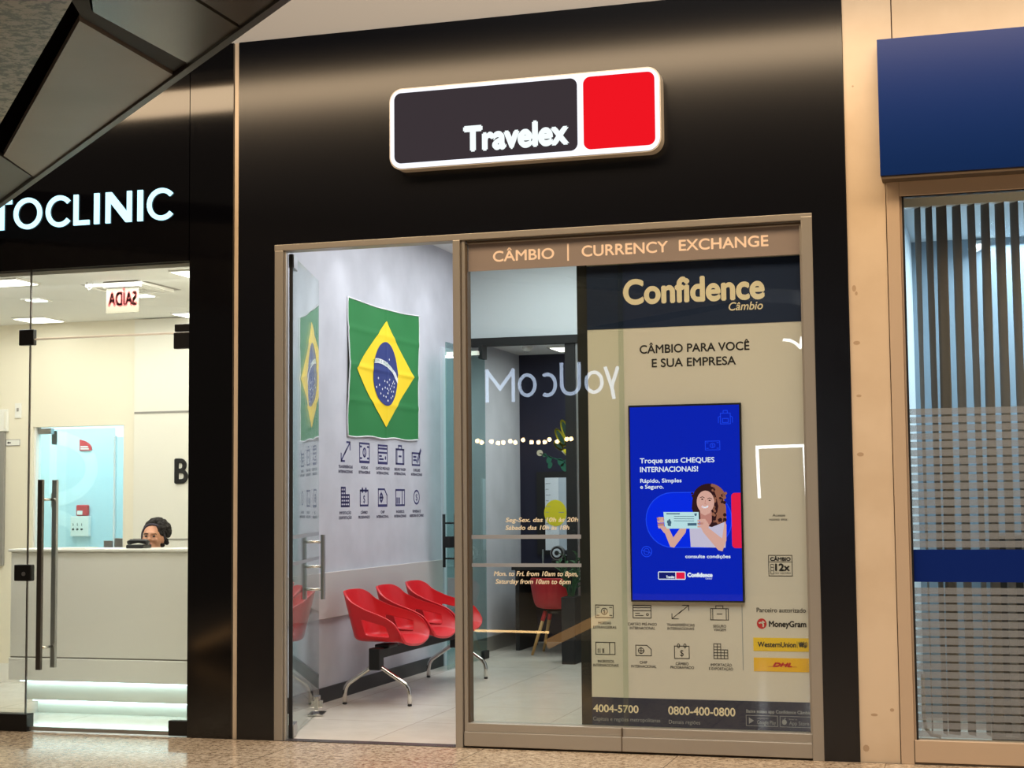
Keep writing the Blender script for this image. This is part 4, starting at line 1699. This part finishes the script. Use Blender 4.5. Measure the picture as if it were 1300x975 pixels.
for z in (0.56, 1.55):
    mb.tube([(-6.097, -0.04, z), (-6.097, 0.11, z)], .009, 0, 10)
mb.build('bar_post', 'chrome', d3, smooth=True)

# reception counter with lit toe steps
rc = thing('reception_counter', (-5.95, 0.95, 0.0), 'long white reception counter with lit toe steps inside the clinic', 'counter')
mb = MB()
mb.box(-6.865, -5.05, 0.755, 1.10, 0.418, 1.175)
mb.build('body', 'white', rc, bevel=.004)
MB().box(-6.875, -5.05, 0.752, 1.10, 0.245, 0.408).build('lower_panel', 'white', rc, bevel=.004)
MB().box(-6.865, -5.05, 0.765, 1.10, 0.408, 0.418).build('shadow_joint', 'grooves', rc)
MB().box(-6.885, -5.05, 0.745, 1.16, 1.175, 1.195).build('worktop', 'white', rc, bevel=.004)
MB().box(-6.78, -5.05, 0.83, 1.10, 0.10, 0.245).build('toe_step', 'whitematte', rc)
MB().box(-6.72, -5.05, 0.90, 1.10, 0.0, 0.10).build('toe_step', 'whitematte', rc)
MB().box(-6.80, -5.06, 0.795, 0.815, 0.236, 0.2445).build('light_strip', 'ledcool', rc)
MB().box(-6.74, -5.06, 0.865, 0.885, 0.091, 0.0995).build('light_strip', 'ledcool', rc)

ph = thing('phone', (-5.915, 0.93, 1.195), 'black handset lying on the white counter in front of the woman', 'phone')
MB().box(-5.985, -5.845, 0.86, 0.99, 1.1955, 1.222).build('cradle', 'black', ph, bevel=.008)
MB().tube([(-6.0, .925, 1.232), (-5.975, .925, 1.243), (-5.92, .925, 1.247), (-5.86, .925, 1.243), (-5.835, .925, 1.232)], [.017, .019, .013, .019, .017], 0, 12).build('handset', 'black', ph, smooth=True)
pp = MB().box(-6.55, -6.28, 0.80, 0.98, 1.1955, 1.2015).build('paper_sheet', 'whitematte')
tag(pp, 'white sheets of paper lying on the left part of the clinic counter', 'paper')

# wall lettering, joints and fittings inside the clinic
F = Flat()
vs, fs = glyphs('B')
F.text('B', -6.520, -6.395, 1.690, 1.888, 0, heavy=.013)
mbw = F.onto(planeY(2.552))
wb = mbw.build('wall_letter', 'black')
so = wb.modifiers.new('thick', 'SOLIDIFY')
so.thickness = .012
so.offset = -1
tag(wb, 'large black capital letter on the pale clinic wall beside the black column', 'wall letter')
sw = thing('light_switch', (-8.058, 2.59, 2.27), 'white wall switch plate, higher of the small plates beside the clinic doorway', 'switch')
MB().box(-8.09, -8.028, 2.588, 2.5995, 2.272, 2.402).build('plate', 'white', sw, bevel=.003)
MB().box(-8.068, -8.05, 2.582, 2.589, 2.33, 2.36).build('rocker', 'grooves', sw)
ic = thing('intercom', (-8.21, 2.58, 2.16), 'white intercom unit at the far left of the clinic wall', 'intercom')
MB().box(-8.285, -8.150, 2.565, 2.5995, 2.159, 2.351).build('body', 'white', ic, bevel=.006)
MB().box(-8.18, -8.158, 2.560, 2.566, 2.18, 2.33).build('handset', 'whitematte', ic, bevel=.003)
pq = thing('wall_plaque', (-8.107, 2.59, 2.03), 'small white plaque with a dark arrow beside the clinic doorway', 'plaque')
MB().box(-8.178, -8.036, 2.592, 2.5995, 2.033, 2.088).build('plate', 'white', pq)
F = Flat()
F.poly([(-8.165, 2.06), (-8.15, 2.072), (-8.15, 2.065), (-8.128, 2.065), (-8.128, 2.055), (-8.15, 2.055), (-8.15, 2.048)])
F.line([(-8.176, 2.035), (-8.038, 2.035), (-8.038, 2.086), (-8.176, 2.086)], .003, 0, True)
F.onto(planeY(2.5915)).build('arrow', 'ink', pq)
bb_ = MB().box(-8.6, -8.179, 2.57, 2.5995, 0.997, 2.155).build('notice_board', 'grooves', bevel=.004)
tag(bb_, 'tall grey board on the clinic wall at the far left', 'board')

# ceiling fittings of the clinic
LP = [(-7.82, -7.51, 2.12, 2.46, 'square lit ceiling panel farthest left over the clinic back wall'),
      (-6.96, -6.415, -0.30, 0.17, None),
      (-6.42, -6.10, 2.28, 2.56, 'square lit ceiling panel nearest the back wall beside the black column'),
      (-5.27, -4.995, 0.16, 0.50, 'square lit ceiling panel beside the exit sign nearest the black column'),
      (-6.90, -6.413, 0.10, 0.40, 'square lit ceiling panel at the front left just inside the clinic glass')]
for x0, x1, y0, y1, lab in LP:
    if lab is None:
        continue
    t = thing('ceiling_light', ((x0 + x1) / 2, (y0 + y1) / 2, 3.07), lab, 'ceiling light', 'ceiling panels in the clinic')
    MB().box(x0, x1, y0, y1, 3.078, 3.0895).build('frame', 'white', t)
    MB().box(x0 + .015, x1 - .015, y0 + .015, y1 - .015, 3.074, 3.0785).build('diffuser', 'ledpanel', t)
for x, y, lab in ((-6.95, 1.165, 'small recessed ceiling spot above the left part of the clinic'), (-6.05, 1.206, 'small recessed ceiling spot behind the exit sign')):
    t = thing('downlight', (x, y, 3.07), lab, 'downlight', 'small clinic ceiling spots')
    MB().box(x - .085, x + .085, y - .085, y + .085, 3.080, 3.0895).build('frame', 'white', t)
    MB().box(x - .06, x + .06, y - .06, y + .06, 3.076, 3.0805).build('lens', 'ledwhite', t)
av = thing('air_vent', (-5.9, 0.75, 3.06), 'square white ceiling air vent behind the exit sign', 'air vent')
mb = MB()
for k in range(4):
    a = .23 - k * .055
    for q in ((-a, a, -a, -a + .03), (-a, a, a - .03, a), (-a, -a + .03, -a + .03, a - .03), (a - .03, a, -a + .03, a - .03)):
        mb.box(-5.93 + q[0], -5.93 + q[1], 0.80 + q[2], 0.80 + q[3], 3.070 + k * .004, 3.0885)
mb.build('louvres', 'white', av)
MB().box(-6.2, -5.66, .57, 1.07, 3.0885, 3.0898).build('back', 'grooves', av)
ex = thing('exit_sign', (-5.825, 0.52, 3.0), 'hanging exit sign seen from behind with reversed red letters', 'sign')
MB().box(-5.967, -5.690, 0.49, 0.55, 3.045, 3.0895).build('holder', 'grooves', ex, bevel=.003)
MB().box(-5.956, -5.697, 0.516, 0.524, 2.865, 3.045).build('plate', 'acrylic', ex)
F = Flat()
F.text('SAÍDA', 0, .235, .055, .15, 0, heavy=.014)
F.onto(lambda a, b, d: (-5.708 - a, 0.5150, 2.862 + b)).build('lettering', 'redletter', ex)
wr = MB().tube([(-6.075, .46, 3.089), (-6.085, .46, 3.06), (-6.06, .46, 3.03), (-6.035, .46, 3.05), (-6.03, .46, 3.089)], .003, 0, 6).build('loose_cable', 'grooves', smooth=True)
tag(wr, 'thin loop of cable hanging from the clinic ceiling beside the exit sign', 'cable')

# doorway, blue room
dfr = sroot('door_4', (-7.45, 2.65, 0))
MB().box(-7.91, -7.15, 2.66, 2.672, 0.01, 2.17).build('glass_leaf', 'seaglass', dfr)
MB().box(-7.915, -7.895, 2.62, 2.70, 0.0, 2.19).box(-7.041, -7.022, 2.62, 2.70, 0.0, 2.19).build('door_frame', 'white', dfr)
MB().box(-7.145, -7.03, 2.66, 2.672, 0.01, 2.09).build('side_glass', 'seaglass', dfr)
MB().box(-7.152, -7.138, 2.65, 2.68, 0.01, 2.10).build('glass_edge', 'paleblue2', dfr)
MB().box(-7.89, -7.76, 2.64, 2.69, 2.13, 2.18).build('top_hinge', 'steel', dfr, bevel=.004)
MB().box(-7.235, -7.155, 2.64, 2.69, 1.13, 1.21).box(-7.13, -7.05, 2.64, 2.69, 1.13, 1.23).build('lock_case', 'steel', dfr, bevel=.004)
F = Flat()
F.ring(-8.50, 1.86, .50, .36, .13, 0, -90, 90, 40)
F.rect(-8.52, -8.44, 1.50, 2.22)
F.ring(-8.50, 1.10, .42, .38, .13, 0, -90, 90, 40)
F.onto(planeY(3.7985)).build('wall_graphic', 'paleblue2')
wg = bpy.data.objects['wall_graphic']
tag(wg, 'large pale rounded graphic on the light blue wall seen through the doorway', 'wall graphic')
fs1 = thing('fire_sign', (-8.127, 3.79, 2.03), 'red quarter round fire sign higher on the light blue wall', 'sign')
F = Flat()
F.poly([(-8.19, 2.026), (-8.064, 2.026), (-8.066, 2.06), (-8.09, 2.09), (-8.13, 2.115), (-8.19, 2.132)])
prism(F, 3.785, 3.799, 'plate', 'redprint', fs1)
F = Flat()
F.rect(-8.18, -8.10, 2.055, 2.068)
F.rect(-8.18, -8.09, 2.037, 2.048)
F.onto(planeY(3.7845)).build('lettering_bars', 'white', fs1)
fs2 = thing('fire_alarm', (-8.145, 3.78, 1.41), 'square red fire alarm call point above the white control box', 'fire alarm')
MB().box(-8.208, -8.082, 3.76, 3.799, 1.414, 1.516).build('body', 'redprint', fs2, bevel=.012)
MB().box(-8.19, -8.135, 3.755, 3.7605, 1.425, 1.462).build('label_plate', 'white', fs2)
cb = thing('control_box', (-8.16, 3.77, 1.22), 'white control box with three buttons below the red fire alarm', 'control box')
MB().box(-8.257, -8.063, 3.75, 3.799, 1.221, 1.410).build('body', 'white', cb, bevel=.006)
for k in range(3):
    MB().tube([(-8.225 + k * .045, 3.751, 1.288), (-8.225 + k * .045, 3.742, 1.288)], .010, 0, 12).build('button', 'blackmat', cb)
    MB().box(-8.23 + k * .045, -8.222 + k * .045, 3.747, 3.7505, 1.32, 1.345).build('indicator', 'grooves', cb)

# ------------------------------------------------------------------ the woman behind the counter
PX, PY, PZ = -6.135, 1.52, 1.252          # middle of the head
person = thing('person', (PX + .02, PY + .12, 0.0), 'woman with dark curly hair and a headband seated behind the white counter looking down', 'person')
mb = MB()


def hb(x, y, z, rx, ry, rz):
    """ball in head space: head turned a little to her right, chin slightly down"""
    v = Matrix.Rotation(math.radians(14), 3, 'Z') @ (Matrix.Rotation(math.radians(-8), 3, 'X') @ Vector((x, y, z)))
    return (PX + v.x, PY + v.y, PZ + v.z), rx, ry, rz


def hball(mb, x, y, z, rx, ry, rz, mi=0, u=20, v=14):
    c, rx, ry, rz = hb(x, y, z, rx, ry, rz)
    mb.ball(c, rx, ry, rz, mi, u, v)


for a in ((0, .02, .035, .074, .092, .080), (0, -.018, -.012, .066, .074, .092), (0, -.035, -.070, .046, .048, .040), (0, -.060, -.098, .022, .022, .018),
          (0, -.082, .030, .050, .014, .012), (0, -.098, -.018, .013, .018, .016), (0, -.092, .004, .009, .014, .026), (-.012, -.092, -.024, .009, .010, .008), (.012, -.092, -.024, .009, .010, .008),
          (-.036, -.068, -.022, .024, .020, .022), (.036, -.068, -.022, .024, .020, .022), (0, -.086, -.058, .022, .010, .012),
          (-.074, .008, -.010, .010, .020, .030), (.074, .008, -.010, .010, .020, .030)):
    hball(mb, *a)
V = Vector
neck0, neck1 = V((PX + .005, PY + .045, PZ - .20)), V((PX, PY + .02, PZ - .06))
mb.tube([neck0, neck1], [.056, .050], 0, 14)
mb.tube([(PX, PY + .07, .55), (PX, PY + .065, .68), (PX, PY + .06, .80), (PX, PY + .055, .93), (PX, PY + .05, 1.02), (PX, PY + .045, 1.075)], [.150, .138, .125, .140, .120, .06], 0, 18)
for s in (-1, 1):
    sh = V((PX + s * .165, PY + .055, .985))
    el = V((PX + s * .215, PY - .045, .76))
    wr_ = V((PX + s * .13, PY - .245, .80))
    mb.tube([(PX, PY + .05, 1.01), sh], [.07, .055], 0, 12)
    mb.ball(sh, .058)
    mb.tube([sh, sh.lerp(el, .5), el], [.054, .048, .040], 0, 12)
    mb.ball(el, .041)
    mb.tube([el, el.lerp(wr_, .4), wr_], [.041, .037, .026], 0, 12)
    pal = wr_ + V((-s * .03, -.06, .0))
    mb.tube([wr_, wr_.lerp(pal, .6), pal], [.026, .033, .034], 0, 10)
    for k in range(4):
        b0 = pal + V(((k - 1.5) * .017, -.022, .004))
        L_ = (.030, .036, .033, .025)[k]
        mb.tube([b0, b0 + V((0, -L_, .006)), b0 + V((0, -L_ * 1.8, -.010)), b0 + V((0, -L_ * 2.2, -.026))], [.0095, .009, .0085, .0075], 0, 8)
    th = pal + V((-s * .030, .012, 0))
    mb.tube([th, th + V((-s * .022, -.020, .0)), th + V((-s * .030, -.046, -.008))], [.012, .010, .0085], 0, 8)
    hip = V((PX + s * .085, PY + .06, .575))
    kn = V((PX + s * .11, PY - .17, .565))
    an = V((PX + s * .11, PY - .12, .10))
    mb.tube([hip, hip.lerp(kn, .5), kn], [.095, .080, .060], 0, 14)
    mb.ball(kn, .060)
    mb.tube([kn, kn.lerp(an, .35), an], [.056, .055, .036], 0, 12)
    mb.tube([an, an + V((0, -.03, -.045)), an + V((0, -.13, -.068))], [.040, .036, .024], 0, 10)
body = mb.build('body', 'skin', person, smooth=True)
r = body.modifiers.new('skin', 'REMESH')
r.mode = 'VOXEL'
r.voxel_size = 0.006
r.use_smooth_shade = True
sm = body.modifiers.new('smooth', 'SMOOTH')
sm.factor = .5
sm.iterations = 4
# hair: puff at the back and top, pulled off the forehead
mb = MB()
rnd = random.Random(11)
hball(mb, 0, .040, .050, .082, .084, .080)
for k in range(260):
    th_, ph_ = rnd.random() * 2 * PI, math.acos(rnd.uniform(-.45, 1))
    d = V((math.sin(ph_) * math.cos(th_), math.sin(ph_) * math.sin(th_), math.cos(ph_)))
    p = V((d.x * .092, .060 + d.y * .090, .068 + d.z * .082))
    if p.y < -.025 and p.z < .095:
        continue
    r_ = rnd.uniform(.010, .024)
    hball(mb, p.x + .016, p.y, p.z, r_, r_, r_, 0, 8, 6)
for k in range(60):
    an = rnd.random() * 2 * PI
    rr = rnd.random() * .05
    hball(mb, .048 + rr * math.cos(an), .085 + rr * math.sin(an), .005 + rnd.uniform(-.05, .05), .018, .018, .018, 0, 8, 6)
mb.build('hair', 'hair', person, smooth=True)
mb = MB()
pts = []
for k in range(25):
    t = math.radians(-100 + 200 * k / 24)
    c, *_ = hb(.088 * math.sin(t), .008 - .046 * math.cos(t), .010 + .094 * math.cos(t), 0, 0, 0)
    pts.append(c)
mb.tube(pts, .0075, 0, 8)
mb.build('headband', 'band', person, smooth=True)
mb = MB()
for s in (-1, 1):
    hball(mb, s * .030, -.083, .006, .013, .008, .0075, 0, 14, 10)
mb.build('eyes', 'eye', person, smooth=True)
mb = MB()
for s in (-1, 1):
    c0, *_ = hb(s * .014, -.093, .024, 0, 0, 0)
    c1, *_ = hb(s * .032, -.090, .029, 0, 0, 0)
    c2, *_ = hb(s * .050, -.078, .022, 0, 0, 0)
    mb.tube([c0, c1, c2], [.003, .004, .0025], 0, 8)
mb.build('eyebrows', 'hair', person, smooth=True)
mb = MB()
hball(mb, 0, -.094, -.056, .020, .006, .0065)
mb.build('lips', 'lip', person, smooth=True)
# tunic over torso and upper arms, trousers over the legs
mb = MB()
mb.tube([(PX, PY + .07, .56), (PX, PY + .065, .68), (PX, PY + .06, .80), (PX, PY + .055, .93), (PX, PY + .05, 1.02), (PX, PY + .047, 1.06)], [.165, .150, .138, .153, .133, .085], 0, 20)
for s in (-1, 1):
    sh = V((PX + s * .165, PY + .055, .985))
    el = V((PX + s * .215, PY - .045, .76))
    mb.tube([(PX, PY + .05, 1.0), sh], [.085, .068], 0, 12)
    mb.ball(sh, .069)
    mb.tube([sh, sh.lerp(el, .6)], [.067, .062], 0, 14)
t_ = mb.build('tunic', 'tunic', person, smooth=True)
r = t_.modifiers.new('skin', 'REMESH')
r.mode = 'VOXEL'
r.voxel_size = 0.010
r.use_smooth_shade = True
mb = MB()
for s in (-1, 1):
    hip = V((PX + s * .085, PY + .06, .575))
    kn = V((PX + s * .11, PY - .17, .565))
    an = V((PX + s * .11, PY - .12, .10))
    mb.tube([hip, hip.lerp(kn, .5), kn], [.108, .093, .072], 0, 14)
    mb.ball(kn, .072)
    mb.tube([kn, an], [.068, .052], 0, 12)
t_ = mb.build('trousers', 'blackmat', person, smooth=True)
r = t_.modifiers.new('skin', 'REMESH')
r.mode = 'VOXEL'
r.voxel_size = 0.012
r.use_smooth_shade = True
st = thing('stool', (PX, PY + .06, 0), 'dark office stool under the woman behind the white counter', 'stool')
MB().lathe([(.02, .42), (.17, .425), (.18, .445), (.15, .458)], (PX, PY + .07, 0), 0, 24).build('seat', 'blackmat', st, smooth=True)
MB().tube([(PX, PY + .07, .06), (PX, PY + .07, .45)], .022, 0, 12).build('column', 'steel', st)
MB().lathe([(.20, .001), (.20, .02), (.04, .06)], (PX, PY + .07, 0), 0, 24).build('base', 'blackmat', st)

# ------------------------------------------------------------------ bank front on the right
bs = thing('blue_fascia', (0.8, -0.06, 3.344), 'plain deep blue projecting sign box over the bank window', 'sign')
MB().box(-0.538, 2.6, -0.12, 0.010, 3.358, 4.160).build('box', 'blue', bs, bevel=.004)
MB().box(-0.532, 2.6, -0.112, 0.010, 3.340, 3.358).build('bottom_trim', 'aludark', bs)
w3 = sroot('window_3', (0.8, 0.04, 0.0))
MB().box(-0.515, -0.440, 0.0, 0.10, 0.0, 3.36).box(-0.440, -0.424, 0.02, 0.10, 0.13, 3.26).build('window_frame', 'aluR', w3, bevel=.003)
MB().box(-0.440, 2.6, 0.0, 0.10, 3.256, 3.36).build('window_frame', 'aluR', w3, bevel=.003)
MB().box(-0.440, 2.6, 0.0, 0.10, 0.012, 0.136).build('bottom_rail', 'aluR', w3, bevel=.003)
MB().box(-0.443, -0.438, -0.001, 0.01, 0.0, 0.136).box(-0.44, 2.6, 0.004, 0.09, 0.0, 0.012).build('frame_groove', 'aludark', w3)
MB().box(-0.428, -0.418, 0.012, 0.05, 0.13, 3.262).box(-0.43, 2.6, 0.012, 0.05, 3.25, 3.258).build('rubber_seal', 'black', w3)
MB().box(-0.43, 2.6, 0.04, 0.048, 0.13, 3.26).build('glass_pane', 'glass', w3)
wf = thing('window_film', (0.8, 0.036, 0.14), 'frosted striped film with a deep blue band across the bank window', 'window film')
mb = MB()
z = 1.222
while z < 1.99:
    mb.box(-0.418, 2.6, 0.0365, 0.038, z, z + .036)
    z += .0475
z = 0.15
while z < 0.995:
    mb.box(-0.418, 2.6, 0.0365, 0.038, z, z + .036)
    z += .0475
mb.build('frosted_stripes', 'frost', wf)
MB().box(-0.418, 2.6, 0.0355, 0.038, 1.026, 1.210).build('blue_band', 'bluefilm', wf)['label'] = 'deep blue band'

vb = thing('vertical_blind', (0.4, 0.30, 3.2), 'grey vertical blind hanging behind the bank window', 'blind')
MB().box(-0.46, 1.9, 0.27, 0.33, 3.235, 3.298).build('head_rail', 'white', vb, bevel=.004)
xs = [-0.352, -0.287, -0.214, -0.128, -0.045, 0.035, 0.117, 0.198, 0.28] + [0.365 + .083 * k for k in range(17)]
angs = [64, 62, 46, 55, 60, 57, 53, 59, 55] + [56] * 17
tw = [26, 10, -6, 4, 14, -8, 6, 3, 10] + [0] * 17
for k, (x, a, q) in enumerate(zip(xs, angs, tw)):
    mb = MB()
    n = 14
    prev = None
    for j in range(n + 1):
        t = j / n
        zz = 3.235 - t * (3.235 - 0.13)
        an = math.radians(-(a + q * t - (2 if j % 2 else 0)))
        hw = .0445
        dx, dy = hw * math.cos(an), hw * math.sin(an)
        sway = .012 * math.sin(k * 2.1) * t
        row = []
        for m_ in range(5):
            u = -1 + m_ / 2
            bow = .006 * (1 - u * u)
            row.append(mb.bm.verts.new((x + sway + dx * u - bow * math.sin(an), 0.30 + dy * u + bow * math.cos(an), zz)))
        if prev:
            for m_ in range(4):
                mb.bm.faces.new((prev[m_], prev[m_ + 1], row[m_ + 1], row[m_]))
        prev = row
    o = mb.build('slat', 'slat', vb, smooth=True)
    so = o.modifiers.new('thick', 'SOLIDIFY')
    so.thickness = .001
vc = thing('security_camera', (-0.10, 1.95, 3.14), 'small white security camera high on the bank wall behind the blind', 'camera')
MB().box(-0.04, 0.03, 1.96, 2.019, 3.22, 3.28).build('bracket', 'white', vc, bevel=.004)
MB().tube([(-0.01, 1.97, 3.24), (-0.05, 1.86, 3.205)], .032, 0, 16).build('body', 'white', vc)
MB().tube([(-0.05, 1.86, 3.205), (-0.052, 1.855, 3.203)], .026, 0, 16).build('lens', 'black', vc)
ww = MB().box(-0.46, -0.44, 0.2, 0.30, 0.10, 3.25).build('trim_9', 'white')
struct(ww)
bag = thing('tool_bag', (0.08, 0.62, 0.0), 'black bag with a carry handle on the bank floor behind the striped film', 'bag')
MB().box(-0.02, 0.20, 0.56, 0.74, 0.001, 0.20).build('body', 'blackmat', bag, bevel=.02)
MB().tube([(0.02, .65, .19), (0.03, .65, .27), (0.06, .65, .30), (0.12, .65, .30), (0.15, .65, .27), (0.16, .65, .19)], .012, 0, 8).build('handle', 'black', bag, smooth=True)
MB().box(0.06, 0.13, 0.553, 0.562, 0.09, 0.115).build('tag', 'steel', bag)
cbl = MB().tube([(-0.395, .26, .48), (-0.395, .26, .24), (-0.385, .25, .17), (-0.355, .24, .135), (-0.30, .24, .125)], .011, 0, 10).build('cable', 'greypanel', smooth=True)
tag(cbl, 'pale grey cable curling down beside the bank window frame', 'cable')
cab = thing('filing_cabinet', (0.35, 1.7, 0.0), 'dark low cabinet standing deep inside the bank', 'cabinet')
MB().box(0.02, 0.75, 1.55, 2.01, 0.0, 1.25).build('body', 'blackmat', cab, bevel=.004)
for k in range(3):
    d_ = MB().box(0.04, 0.73, 1.535, 1.552, 0.05 + k * .4, 0.42 + k * .4).build('drawer', 'black', cab, bevel=.004)
    MB().box(0.30, 0.47, 1.52, 1.536, 0.33 + k * .4, 0.35 + k * .4).build('handle', 'steel', d_)

# ------------------------------------------------------------------ what the glass mirrors: the shop across the hall
so1 = thing('opposite_sign', (-6.97, -16.0, 3.2), 'pale lit rounded lettering of the shop opposite, mirrored in the clear pane', 'sign')
YO = -16.0


def PO(a, b, d):          # faces the exchange shop (+Y); a runs right to left
    return (-a, YO + d, b)


def oletter(fn):
    F = Flat()
    fn(F)
    F.onto(PO).build('letter', 'opp', so1)


W_ = .060
oletter(lambda F: F.line([(5.80, 3.70), (5.90, 3.40)], W_).line([(6.00, 3.70), (5.90, 3.40), (5.87, 3.22)], W_))
oletter(lambda F: F.ring(6.20, 3.48, .165, .195, W_))
oletter(lambda F: (F.line([(6.455, 3.79), (6.455, 3.45)], W_), F.line([(6.755, 3.79), (6.755, 3.45)], W_), F.ring(6.605, 3.44, .176, .172, W_, 0, 180, 360)))
oletter(lambda F: F.ring(7.005, 3.46, .17, .205, W_, 0, 60, 300))
oletter(lambda F: F.ring(7.355, 3.465, .165, .20, W_))
oletter(lambda F: F.line([(7.60, 3.22), (7.60, 3.72), (7.83, 3.42), (8.06, 3.72), (8.06, 3.22)], W_))
sl = thing('string_light', (-7.4, -15.6, 2.45), 'row of warm glass bulbs across the opposite shop, mirrored in the pane', 'string light')
rnd = random.Random(5)
MB().tube([(-8.5, -15.6, 2.60), (-7.4, -15.6, 2.585), (-6.35, -15.6, 2.62)], .008, 0, 6).build('wire', 'black', sl)
for k in range(17):
    x = -8.36 + k * .117 + rnd.uniform(-.03, .03)
    zz = 2.50 + rnd.uniform(-.02, .035)
    b = MB().ball((x, -15.6, zz), .036, .036, .036, 0, 12, 8).build('bulb', 'bulb', sl, smooth=True)
    MB().tube([(x, -15.6, zz + .03), (x, -15.6, 2.60)], .010, 0, 6).build('socket', 'black', b)
ptl = thing('portal_light', (-3.1, -16.0, 1.3), 'white glowing line framing the doorway opposite, mirrored over the cream panel', 'light')
F = Flat()
F.line([(3.50, 1.56), (3.52, 2.35)], .05)
F.line([(3.52, 2.35), (2.78, 2.36)], .05)
F.line([(2.78, 2.36), (2.74, 1.28)], .045)
F.onto(PO).build('light_line', 'portal', ptl)
fr = MB().box(-8.6, -2.2, -16.35, -16.06, 0.0, 4.3).build('wall_opposite', 'blackmat')
struct(fr)
osc = thing('script_sign', (-2.9, -16.0, 3.8), 'white glowing tick stroke of a sign opposite, mirrored at the panel edge', 'sign')
F = Flat()
F.line([(3.05, 4.06), (2.96, 4.05), (2.87, 4.00), (2.80, 3.93), (2.77, 4.08)], .045)
F.onto(PO).build('stroke', 'portal', osc)
# linear lamp housing of the mall
lh = thing('linear_lamp', (-2.0, -1.15, 4.45), 'long warm linear lamp hung under the mall ceiling in front of the shops', 'lamp')
MB().box(-7.5, 3.5, -1.50, -0.80, 4.535, 4.561).build('housing', 'alu', lh)
MB().box(-7.5, 3.5, -1.48, -0.82, 4.525, 4.535).build('diffuser', 'lampwarm', lh)
# low lit railing across the hall, seen only as warm streaks in the glass and the gloss column
M['railglow'] = em('rail_glow', (255, 205, 140), 9.0)
M['railglow2'] = em('rail_glow_soft', (255, 190, 120), 1.5)
rl = thing('hall_railing', (-5.4, -5.0, 0.0), 'low warm lit railing of the hall, mirrored as streaks low in the clear pane', 'railing')
MB().tube([(-4.86, -5.0, .285), (-4.0, -5.0, .278)], .011, 0, 8).build('light_line', 'railglow', rl)
MB().box(-4.86, -4.0, -5.12, -5.02, 0.0, 0.26).build('plinth', 'base', rl)
mb = MB()
mb.obox((-3.72, -5.0, .31), (.30, 0, .145), (0, .02, 0), (-.02, 0, .04))
mb.build('sloping_band', 'railglow2', rl)
MB().box(-3.95, -3.5, -5.12, -5.03, 0.0, 0.20).build('plinth', 'base', rl)
mb = MB()
mb.obox((-7.38, -5.0, .20), (.24, 0, .10), (0, .02, 0), (-.012, 0, .028))
mb.build('sloping_band', 'railglow2', rl)
MB().box(-7.62, -7.14, -5.12, -5.03, 0.0, 0.12).build('plinth', 'base', rl)
